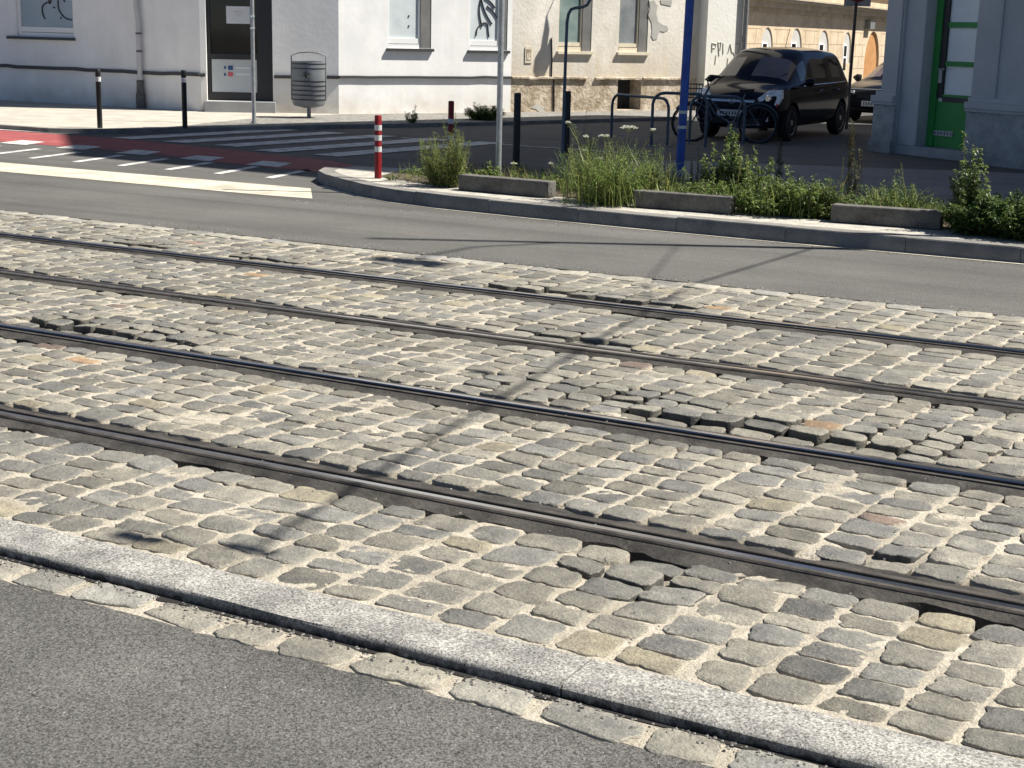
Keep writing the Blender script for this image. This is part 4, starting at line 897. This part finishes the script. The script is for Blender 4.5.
def mpv_extras(t, cp, Mx):
    def poly(name, m, pts, dx=.02, par=None, bev=0):  # outline in (y,z) with x per point, given a little depth
        g = MB(); n = len(pts); g.add([cp(x+dx, y, z) for x, y, z in pts]+[cp(x-.04, y, z) for x, y, z in pts], [tuple(range(n)), tuple(range(n, 2*n))[::-1]]+[(i, (i+1) % n, n+(i+1) % n, n+i) for i in range(n)])
        return g.build(name, m, par or t, bevel=bev)
    for s in (-1, 1):
        hl = poly('headlight', M['lamp_lens'], [(1.94, s*.46, .62), (1.88, s*.79, .64), (1.74, s*.815, .76), (1.68, s*.785, .90), (1.80, s*.58, .88), (1.93, s*.43, .74)], .04, bev=.01)
        g = MB(); g.lathe(cp(1.93, s*.62, .75), [(.065, 0), (.05, .03)], 14, 0, tuple(Mx.to_3x3()@Vector((1, 0, 0)))); g.build('bulb_housing', M['chrome'], hl)
        poly('fog_lamp', M['lamp_lens'], [(2.0, s*.56, .36), (1.98, s*.66, .36), (1.98, s*.66, .44), (2.0, s*.56, .44)], .02)
        g = MB(); c = cp(.78, s*.95, 1.02); g.lathe(c, [(.02, -.09), (.07, -.07), (.08, 0), (.06, .06), (.02, .08)], 14, 0, tuple(Mx.to_3x3()@Vector((0, s, .1)))); g.tube([cp(.76, s*.80, .97), c], .025, 6); g.build('mirror', M['car_blue'], t, smooth=True)
        for x in (-.05, -1.0):
            g = MB(); g.tube([cp(x-.09, s*.862, .86), cp(x+.09, s*.862, .86)], .016, 6); g.build('door_handle', M['car_dark'], t)
        g = MB(); g.tube([cp(1.15, s*.80, .935), cp(.2, s*.838, .968), cp(-.9, s*.836, .985), cp(-1.6, s*.79, 1.0)], .010, 6); g.build('belt_trim', M['chrome'], t)
    poly('grille', M['plastic'], [(2.0, -.42, .60), (2.0, .42, .60), (1.97, .46, .73), (1.97, -.46, .73)], .03)
    poly('grille_bar', M['chrome'], [(2.02, -.40, .675), (2.02, .40, .675), (2.01, .42, .715), (2.01, -.42, .715)], .03)
    g = MB(); e = tuple(Mx.to_3x3()@Vector((1, 0, 0))); c = cp(2.055, 0, .695)
    rg = [c+(Mx.to_3x3()@Vector((0, math.cos(k*math.pi/10), math.sin(k*math.pi/10))))*.05 for k in range(21)]; g.tube(rg, .008, 6, cap=False); g.tube([rg[10], c, rg[0]], .006, 5); g.build('emblem', M['chrome'], t)
    poly('lower_intake', M['plastic'], [(2.03, -.52, .30), (2.03, .52, .30), (2.03, .52, .40), (2.03, -.52, .40)], .02)
    pl_ = poly('number_plate', M['plate'], [(2.05, -.26, .43), (2.05, .26, .43), (2.05, .26, .54), (2.05, -.26, .54)], .025)
    g = MB()
    for y in (-.2, -.15, -.08, -.03, .03, .08, .14, .19):
        g.hexa([cp(2.077, y-.008, .455), cp(2.079, y-.008, .455), cp(2.079, y+.012, .455), cp(2.077, y+.012, .455), cp(2.077, y-.008, .515), cp(2.079, y-.008, .515), cp(2.079, y+.012, .515), cp(2.077, y+.012, .515)])
    g.build('plate_print', M['ink_black'], pl_)
    g = MB(); g.tube([cp(-.9, -.2, 1.58), cp(-1.1, -.2, 1.95)], .006, 5); g.build('aerial', M['plastic'], t)
    for s in (-1, 1):
        g = MB(); g.tube([cp(1.36, s*.5-.25, 1.02), cp(1.22, s*.5, 1.09), cp(1.08, s*.4+.22, 1.17)], .010, 5); g.build('wiper', M['plastic'], t)
# x, half width, belt, roof, roof half width, sill
mpv = [(-2.0, .70, .80, .86, .55, .34), (-1.99, .76, .92, 1.10, .56, .27), (-1.88, .81, .98, 1.44, .58, .23), (-1.60, .83, .985, 1.56, .60, .21), (-1.50, .832, .985, 1.575, .60, .21), (-.80, .845, .975, 1.615, .62, .2),
       (-.70, .845, .975, 1.618, .62, .2), (.28, .845, .955, 1.61, .61, .2), (.36, .845, .953, 1.60, .61, .2), (.72, .842, .945, 1.50, .60, .2), (1.32, .835, .92, 1.05, .66, .2), (1.42, .83, .91, .985, .66, .2), (1.72, .81, .83, .905, .60, .21), (1.94, .76, .70, .79, .54, .22), (2.02, .66, .56, .64, .46, .26), (2.03, .6, .5, .56, .4, .3)]
def mpv_glass(i, j):
    if i in (3, 5, 7) or i == 8:                      # between pillars
        pass
    if j == 6 and i in (2, 4, 6): return 2
    if j == 6 and i in (8,): return 2
    if j in (7, 8, 9) and i in (9,): return 1
    return 0
cpos = G(757, 139); cpos.z = 0
ctr = Vector((cpos.x, cpos.y, 0))+Vector((-.13, 1.25, 0))
make_car('parked_car', ctr, math.radians(-92), 'dark navy people carrier parked nose forward behind the bicycle', M['car_blue'], mpv, (1.24, -1.39), .315, mpv_glass, .845, mpv_extras, 1.045)
def sed_extras(t, cp, Mx):
    def poly(name, m, pts, dx=.02, par=None):
        g = MB(); n = len(pts); g.add([cp(x+dx, y, z) for x, y, z in pts]+[cp(x-.04, y, z) for x, y, z in pts], [tuple(range(n)), tuple(range(n, 2*n))[::-1]]+[(i, (i+1) % n, n+(i+1) % n, n+i) for i in range(n)])
        return g.build(name, m, par or t)
    for s in (-1, 1):
        poly('headlight', M['lamp_lens'], [(2.10, s*.48, .60), (2.06, s*.74, .62), (2.0, s*.76, .72), (2.06, s*.5, .72)], .03)
        g = MB(); c = cp(.75, s*.94, .98); g.lathe(c, [(.02, -.11), (.085, -.09), (.09, 0), (.02, .09)], 12, 0, tuple(Mx.to_3x3()@Vector((0, s, .1)))); g.build('mirror', M['plastic'], t, smooth=True)
    poly('grille', M['plastic'], [(2.15, -.4, .56), (2.15, .4, .56), (2.12, .4, .70), (2.12, -.4, .70)], .03)
    poly('hood_trim', M['chrome'], [(2.12, -.70, .755), (2.12, .70, .755), (2.12, .70, .775), (2.12, -.70, .775)], .03)
    p_ = poly('number_plate', M['plate'], [(2.2, -.26, .38), (2.2, .26, .38), (2.2, .26, .50), (2.2, -.26, .50)], .02)
    g = MB()
    for y in (-.2, -.14, -.08, -.02, .05, .1, .15, .2):
        g.hexa([cp(2.221, y-.01, .405), cp(2.223, y-.01, .405), cp(2.223, y+.012, .405), cp(2.221, y+.012, .405), cp(2.221, y-.01, .475), cp(2.223, y-.01, .475), cp(2.223, y+.012, .475), cp(2.221, y+.012, .475)])
    g.build('plate_print', M['ink_black'], p_)
sed = [(-2.1, .70, .78, .84, .5, .34), (-2.08, .76, .88, .95, .56, .26), (-1.7, .82, .93, 1.02, .60, .22), (-1.45, .83, .93, 1.12, .58, .21), (-.85, .84, .925, 1.40, .58, .2), (-.75, .84, .925, 1.415, .58, .2), (.05, .845, .915, 1.43, .58, .2),
       (.13, .845, .914, 1.42, .58, .2), (.42, .845, .91, 1.36, .58, .2), (1.12, .84, .885, .99, .62, .2), (1.22, .835, .88, .94, .62, .2), (1.75, .82, .80, .87, .6, .21), (2.06, .78, .68, .78, .55, .22), (2.16, .68, .54, .62, .48, .26), (2.17, .6, .5, .55, .4, .3)]
def sed_glass(i, j):
    if j == 6 and i in (3, 5, 7): return 2
    if j in (7, 8, 9) and i == 8: return 1
    return 0
c2 = G(868, 123); make_car('parked_car', Vector((c2.x+.25, c2.y+2.1, 0)), math.radians(-94), 'black saloon car half hidden between the people carrier and the grey pillar', M['car_dark'], sed, (1.35, -1.3), .31, sed_glass, .845, sed_extras)
# ------------------------------------------------------------------ catenary mast that shades the track (stands just right of the picture)
mp = Vector((.12, 15.55, ZI)); t = thing('tram_mast', mp, 'tall grey tram mast with lamp and span arm at the island edge', 'mast')
sh_ = lambda x, y, z: Vector((x, y, 0))+SUN*(z/SUN.z)   # point at height z whose shadow falls at x, y
g = MB(); g.tube([mp, mp+Vector((0, 0, 12.0))], [.09, .045], 14); g.build('mast', M['galv_dark'], t, smooth=True)
hp = G(412, 262); hd = sh_(hp.x, hp.y, 10.9)
g = MB(); g.tube([mp+Vector((0, 0, 9.6)), (mp+Vector((0, 0, 10.4)))*.7+hd*.3, hd*.75+mp*.25+Vector((0, 0, 2.72)), hd], .022, 8); g.build('lamp_arm', M['galv_dark'], t)
g = MB(); g.add([hd+Vector((a, b, c)) for a, b, c in ((-.38, -.1, 0), (.3, -.16, 0), (.3, .16, 0), (-.38, .1, 0), (-.3, -.06, .1), (.26, -.1, .12), (.26, .1, .12), (-.3, .06, .1))], [(3, 2, 1, 0), (4, 5, 6, 7), (0, 1, 5, 4), (1, 2, 6, 5), (2, 3, 7, 6), (3, 0, 4, 7)]); g.build('lamp_head', M['bin'], t)
a0 = sh_(-4.2, 12.95, 6.6); g = MB(); pts = [mp+Vector((0, 0, 6.6-ZI)), sh_(-4.21, 10.6, 6.6), sh_(-3.56, 6.0, 5.8), sh_(-3.28, 4.15, 5.6)]; g.tube(pts, .015, 8)
pts2 = [mp+Vector((0, 0, 8.3-ZI)), sh_(-4.5, 10.4, 7.2), sh_(-4.1, 9.6, 6.4)]; g.tube(pts2, .008, 6); g.build('span_arm', M['galv_dark'], t, smooth=True)
g = MB()
for x, y, rr, k in ((-3.70, 3.98, .055, 1), (-3.28, 4.10, .04, 1), (-3.87, 8.30, .05, 1), (-4.0, 7.1, .04, 1)):
    c = sh_(x, y, 6.3); g.lathe(c, [(.02, -.10), (rr, -.08), (rr*.6, -.04), (rr, 0), (rr*.6, .04), (rr, .08), (.02, .11)], 12, 0, (1, .1, 0))
g.build('insulator', M['cast_iron'], t, smooth=True)
# ------------------------------------------------------------------ plants
def leaf(V, F, C, p, d, L_, w_, c, droop=.25, fold=.25):
    d = d.normalized(); s = d.cross(UZ); s = s.normalized() if s.length > .05 else Vector((1, 0, 0)); nrm = s.cross(d)
    o = len(V); m_ = p+d*L_*.45+nrm*L_*.05; e = p+d*L_-UZ*L_*droop
    V += [tuple(p), tuple(m_+s*w_/2+nrm*w_*fold), tuple(e), tuple(m_-s*w_/2+nrm*w_*fold), tuple(m_)]
    F += [(o, o+4, o+1), (o+4, o+2, o+1), (o, o+3, o+4), (o+4, o+3, o+2)]
    for k in range(5): C.append(c)
GREENS = {'mid': (.12, .18, .042), 'light': (.22, .27, .075), 'dark': (.05, .092, .028), 'yellow': (.27, .26, .07), 'blue': (.11, .16, .09), 'brown': (.06, .05, .022), 'dry': (.32, .27, .14)}
def vary(c, k=.3): g = random.uniform(1-k, 1+k); return tuple(max(.005, x*g*random.uniform(.9, 1.1)) for x in c)
def plant(base, h, rad, label, stems=8, leaves=26, ll=.07, lw=.025, greens=('mid', 'light'), name='weed', upright=.8, umbels=(), spikes=0, group='weeds on the island', taper=.5, grass=0, bare=.03, stem_m='stem', flw=None, bush=.5):
    t = thing(name, base, label, 'plant', group)
    sb = MB(); V, F, C = [], [], []; tips = []
    for k in range(stems):
        an = random.uniform(0, 6.28); rr = rad*math.sqrt(random.random()); hh = h*random.uniform(.45, 1.0)*(1-.35*rr/rad) if k else h
        b0 = base+Vector((math.cos(an)*rr*.45, math.sin(an)*rr*.45, 0)); tip = base+Vector((math.cos(an)*rr*(1.3-upright*.3), math.sin(an)*rr*(1.3-upright*.3), hh))
        md = (b0+tip)/2+Vector((random.gauss(0, .03), random.gauss(0, .03), 0)); pts = [b0, md, tip]
        sb.tube(pts, [.006, .0045, .002], 4, cap=False); tips.append(tip); shade = random.uniform(.7, 1.25)
        for q in range(int(leaves*1.5)):
            f = bare+(1-bare)*random.random()**.85
            p = b0.lerp(md, f*2) if f < .5 else md.lerp(tip, f*2-1)
            a2 = random.uniform(0, 6.28); sz = (1-taper*f)*random.uniform(.55, 1.3)
            d = Vector((math.cos(a2), math.sin(a2), random.uniform(-.2, .9)))
            p = p+Vector((d.x, d.y, random.uniform(-.2, .3)))*(bush*.28*rad*random.random()*(1.15-f))
            leaf(V, F, C, p, d, ll*sz*.82, lw*sz*.82, tuple(x*shade for x in vary(GREENS[random.choice(greens)])), random.uniform(0, .5))
    for k in range(grass):
        an = random.uniform(0, 6.28); rr = rad*math.sqrt(random.random()); b0 = base+Vector((math.cos(an)*rr, math.sin(an)*rr, 0)); hh = h*random.betavariate(2, 2.2)
        a3 = an+random.gauss(0, 1.2); out = Vector((math.cos(a3), math.sin(a3), 0))*random.uniform(.1, .9)*hh; c = vary(GREENS[random.choice(greens+('dry',) if random.random() < .25 else greens)]); s = Vector((-out.y, out.x, 0)).normalized()*.004
        o = len(V); V += [tuple(b0-s), tuple(b0+s), tuple(b0+out*.25+UZ*hh*.6+s), tuple(b0+out*.25+UZ*hh*.6-s), tuple(b0+out+UZ*hh*random.uniform(.6, 1))]; F += [(o, o+1, o+2, o+3), (o+3, o+2, o+4)]; C += [c]*5
    if stems: sb.build('stems', M[stem_m], t)
    raw('leaves', V, F, M['leaf'], np.array(C), None, t, smooth=False)
    for (px, py, rr) in umbels:                       # flat white flower heads on thin stalks
        v = ray(px, py); c0 = Vector((0, 0, CAMH)); tip = c0+v*((base-c0).dot(f_)/v.dot(f_))
        s_ = MB(); s_.tube([base, base.lerp(tip, .5)+Vector((.02, .01, 0)), tip], [.005, .004, .003], 4)
        V2, F2, C2 = [], [], []
        for q in range(int(900*rr)+14):
            a2 = random.uniform(0, 6.28); r2 = rr*math.sqrt(random.random()); p = tip+Vector((math.cos(a2)*r2, math.sin(a2)*r2, .012-r2*r2*2+random.gauss(0, .006)))
            leaf(V2, F2, C2, p, Vector((math.cos(a2), math.sin(a2), .3)), .02, .02, (flw or (.55, .56, .48)), 0)
            if q % 6 == 0: s_.tube([tip-UZ*.04, p], .0012, 3, cap=False)
        fo = s_.build('flower_stalk', M[stem_m], t); raw('flower_head', V2, F2, M['flower'], np.array(C2), None, fo, smooth=False)
    for k in range(spikes):
        tp = tips[k]; V2, F2, C2 = [], [], []
        for q in range(90):
            f = random.random(); a2 = random.uniform(0, 6.28); p = tp-UZ*(.30*f)+Vector((math.cos(a2), math.sin(a2), 0))*.012*(1+f)
            leaf(V2, F2, C2, p, Vector((math.cos(a2), math.sin(a2), 1)), .022, .016, vary(GREENS['brown']), 0)
        raw('seed_head', V2, F2, M['leaf'], np.array(C2), None, t, smooth=False)
    return t
gi = lambda x, y: G(x, y, ZI)
plant(gi(446, 186), .82, .34, 'tall feathery light green weed left of the leftmost concrete block', 64, 90, .055, .018, ('light', 'mid', 'blue', 'yellow'), upright=1, bush=.8)
plant(gi(392, 180), .10, .10, 'tiny dark weed sprouting beside the near red bollard', 6, 14, .05, .025, ('dark', 'mid'))
plant(gi(489, 185), .27, .19, 'low bright green leafy weed just left of the grey metal post', 18, 22, .10, .055, ('light', 'mid'))
plant(gi(515, 186), .30, .10, 'thin sparse weed with one pale flower right of the grey metal post', 6, 16, .06, .02, ('mid', 'yellow'), umbels=((514, 165, .03),))
plant(gi(607, 203), .80, .50, 'big grassy clump with a large flat white flower head on the island', 80, 80, .07, .018, ('mid', 'light', 'light', 'mid'), grass=240, umbels=((629, 128, .085), (604, 137, .05), (653, 131, .02), (568, 124, .02), (586, 138, .02)), bush=.9)
plant(gi(580, 190), .74, .28, 'wispy dark weed with tiny pale buds at the left edge of the flowering clump', 26, 44, .055, .014, ('dark', 'mid', 'blue'), grass=90, umbels=((551, 165, .02), (584, 152, .025), (600, 160, .03)), bush=.9)
plant(gi(587, 161), .75, .06, 'single tall bare stalk with sparse buds behind the flowering clump', 4, 18, .03, .010, ('mid', 'dry'), bare=.3)
plant(gi(655, 196), .62, .26, 'dark tangled weed between the flowering clump and the blue post', 34, 50, .06, .02, ('dark', 'mid', 'blue'), grass=90, bush=.9)
plant(gi(676, 205), .26, .26, 'low sprawling grass behind the middle concrete block', 20, 34, .065, .024, ('mid', 'light'), grass=160, bush=.8)
plant(gi(692, 190), .50, .05, 'slim dark stalk close to the right of the blue post', 4, 60, .045, .016, ('dark', 'brown'))
plant(gi(724, 203), .82, .26, 'tall nettle like weed with pale leafy tip, left of a similar one', 20, 70, .10, .046, ('mid', 'dark', 'light'))
plant(gi(751, 205), .74, .24, 'tall nettle like weed standing right beside its taller neighbour', 20, 70, .10, .046, ('mid', 'dark', 'light'))
plant(gi(704, 208), .42, .32, 'low leafy weed over the right half of the middle concrete block', 36, 44, .08, .034, ('mid', 'light', 'dark'), grass=80, bush=.8)
plant(gi(768, 214), .46, .36, 'dense low green weed filling the gap right of the middle block', 54, 54, .08, .034, ('mid', 'light', 'dark'), grass=90, bush=.9)
plant(gi(806, 216), .50, .30, 'dense green weed with pale drooping leaf tips left of the rightmost block', 50, 54, .09, .030, ('mid', 'light', 'dark'), grass=110, bush=.9)
plant(gi(776, 200), .66, .07, 'dark narrow seed stalk behind the dense low weeds', 6, 80, .045, .018, ('dark', 'brown'), stem_m='stem_brown', spikes=3)
plant(gi(791, 203), .72, .07, 'thin dry grass stems with pale drooping tips before the car', 0, 0, grass=16, greens=('dry',), name='dry_weed')
plant(gi(850, 214), .94, .09, 'tallest dark brown seed stalk behind the rightmost concrete block', 8, 90, .05, .018, ('dark', 'brown'), stem_m='stem_brown', spikes=5)
plant(gi(886, 220), .50, .34, 'loose grassy weeds with pale seed tips behind the rightmost block', 42, 40, .085, .020, ('mid', 'dark', 'light'), grass=200, bush=.9)
plant(gi(840, 219), .34, .26, 'low leafy weed at the left end of the rightmost block', 30, 44, .075, .03, ('mid', 'light', 'dark'), bush=.9)
plant(gi(925, 221), .34, .24, 'sparse dark weed at the right end of the rightmost block', 22, 34, .065, .026, ('dark', 'mid'), grass=70)
plant(gi(966, 231), .92, .17, 'tall pale leafy weed in front of the grey pillar', 22, 80, .085, .048, ('mid', 'blue', 'light'))
plant(gi(985, 233), .42, .44, 'dark dense leafy bush at the right edge of the island', 80, 60, .09, .048, ('dark', 'dark', 'mid'), name='bush', bush=1)
plant(gi(1024, 238), .52, .42, 'dark leafy bush cut by the right edge of the picture', 70, 60, .09, .048, ('dark', 'mid'), name='bush', bush=1)
plant(gi(1075, 240), .55, .45, 'leafy bush beyond the right edge', 50, 50, .09, .048, ('dark', 'mid'), name='bush', bush=1)
plant(G(412, 123, ZF), .36, .16, 'small weed at the foot of the sunny white wall under its first window', 12, 30, .08, .035, ('mid', 'dark'), group='weeds along the wall')
plant(G(485, 120, ZF), .36, .42, 'rounded dark green bush at the foot of the sunny white wall', 70, 60, .08, .045, ('dark', 'mid', 'light'), name='bush', group='weeds along the wall', bush=1)
for x_, y_, h_, lab_ in ((668, 203, .62, 'thin upright dry stems over the middle concrete block, left of the blue post'), (738, 212, .66, 'thin upright dry stems between the two nettle like weeds'),
                        (826, 217, .60, 'thin upright dry stems just left of the rightmost concrete block'), (905, 222, .58, 'thin upright dry stems over the right half of the rightmost block')):
    plant(gi(x_, y_), h_, .16, lab_, 5, 22, .04, .012, ('light', 'yellow', 'mid'), grass=26, name='dry_weed', bare=.25)
# low ground cover over the soil
V, F, C = [], [], []
for k in range(16000):
    x = random.uniform(-9.6, 3.0); y0 = 14.62-.35*min(1, max(0, (x+9)/3)); y = random.uniform(y0+.1, 16.15)
    if random.random() > .55+.45*math.sin(x*2.3)*math.sin(y*3.1+x): continue
    p = Vector((x, y, ZI+.002)); a = random.uniform(0, 6.28)
    if random.random() < .55: leaf(V, F, C, p+UZ*random.uniform(.0, .13), Vector((math.cos(a), math.sin(a), random.uniform(0, .9))), random.uniform(.04, .09), random.uniform(.015, .04), vary(GREENS[random.choice(('dark', 'mid', 'mid', 'light'))]))
    else: leaf(V, F, C, p, Vector((math.cos(a)*.4, math.sin(a)*.4, 1)), random.uniform(.1, .26), .008, vary(GREENS[random.choice(('mid', 'light', 'yellow', 'dry'))]), 0)
struct(raw('ground_cover', V, F, M['leaf'], np.array(C), None, None, smooth=False), 'stuff')

# loose grit on the joints, along the kerbs and on the tarmac edge
V, F, C = [], [], []
def pebble(x, y, z, r):
    o = len(V); g_ = random.uniform(.10, .36); c = (g_, g_*.95, g_*.85)
    V.extend((x+r*a*random.uniform(.6, 1.2), y+r*b*random.uniform(.6, 1.2), z+r*h*random.uniform(.5, 1.1)) for a, b, h in ((-1, -.6, -.2), (1, -.7, -.2), (.9, .8, -.2), (-.8, .9, -.2), (-.4, -.2, .9), (.5, .3, .8)))
    F.extend(tuple(i+o for i in f) for f in ((0, 1, 5, 4), (1, 2, 5), (2, 3, 4, 5), (3, 0, 4))); C.extend([c]*6)
for k in range(2600):
    x = random.uniform(-7, 2); u_r = random.random()
    if u_r < .45: pebble(x, random.uniform(3.86, 10.6), .001, random.uniform(.002, .006))
    elif u_r < .75: pebble(x, 3.62-abs(random.gauss(0, .03)), ZN+.014, random.uniform(.002, .007))
    else: pebble(x, 3.47-abs(random.gauss(0, .25)), ZN+.005, random.uniform(.002, .005))
for k in range(500): x = random.uniform(-10, 1); pebble(x, 10.75+abs(random.gauss(0, .08)), .001, random.uniform(.003, .009)); pebble(x, 13.35-abs(random.gauss(0, .08)), .002, random.uniform(.003, .008))
M['grit'] = mat('grit', (1, 1, 1), None, .9, attr='col')
struct(raw('grit', V, F, M['grit'], np.array(C), None, None, smooth=False), 'stuff')
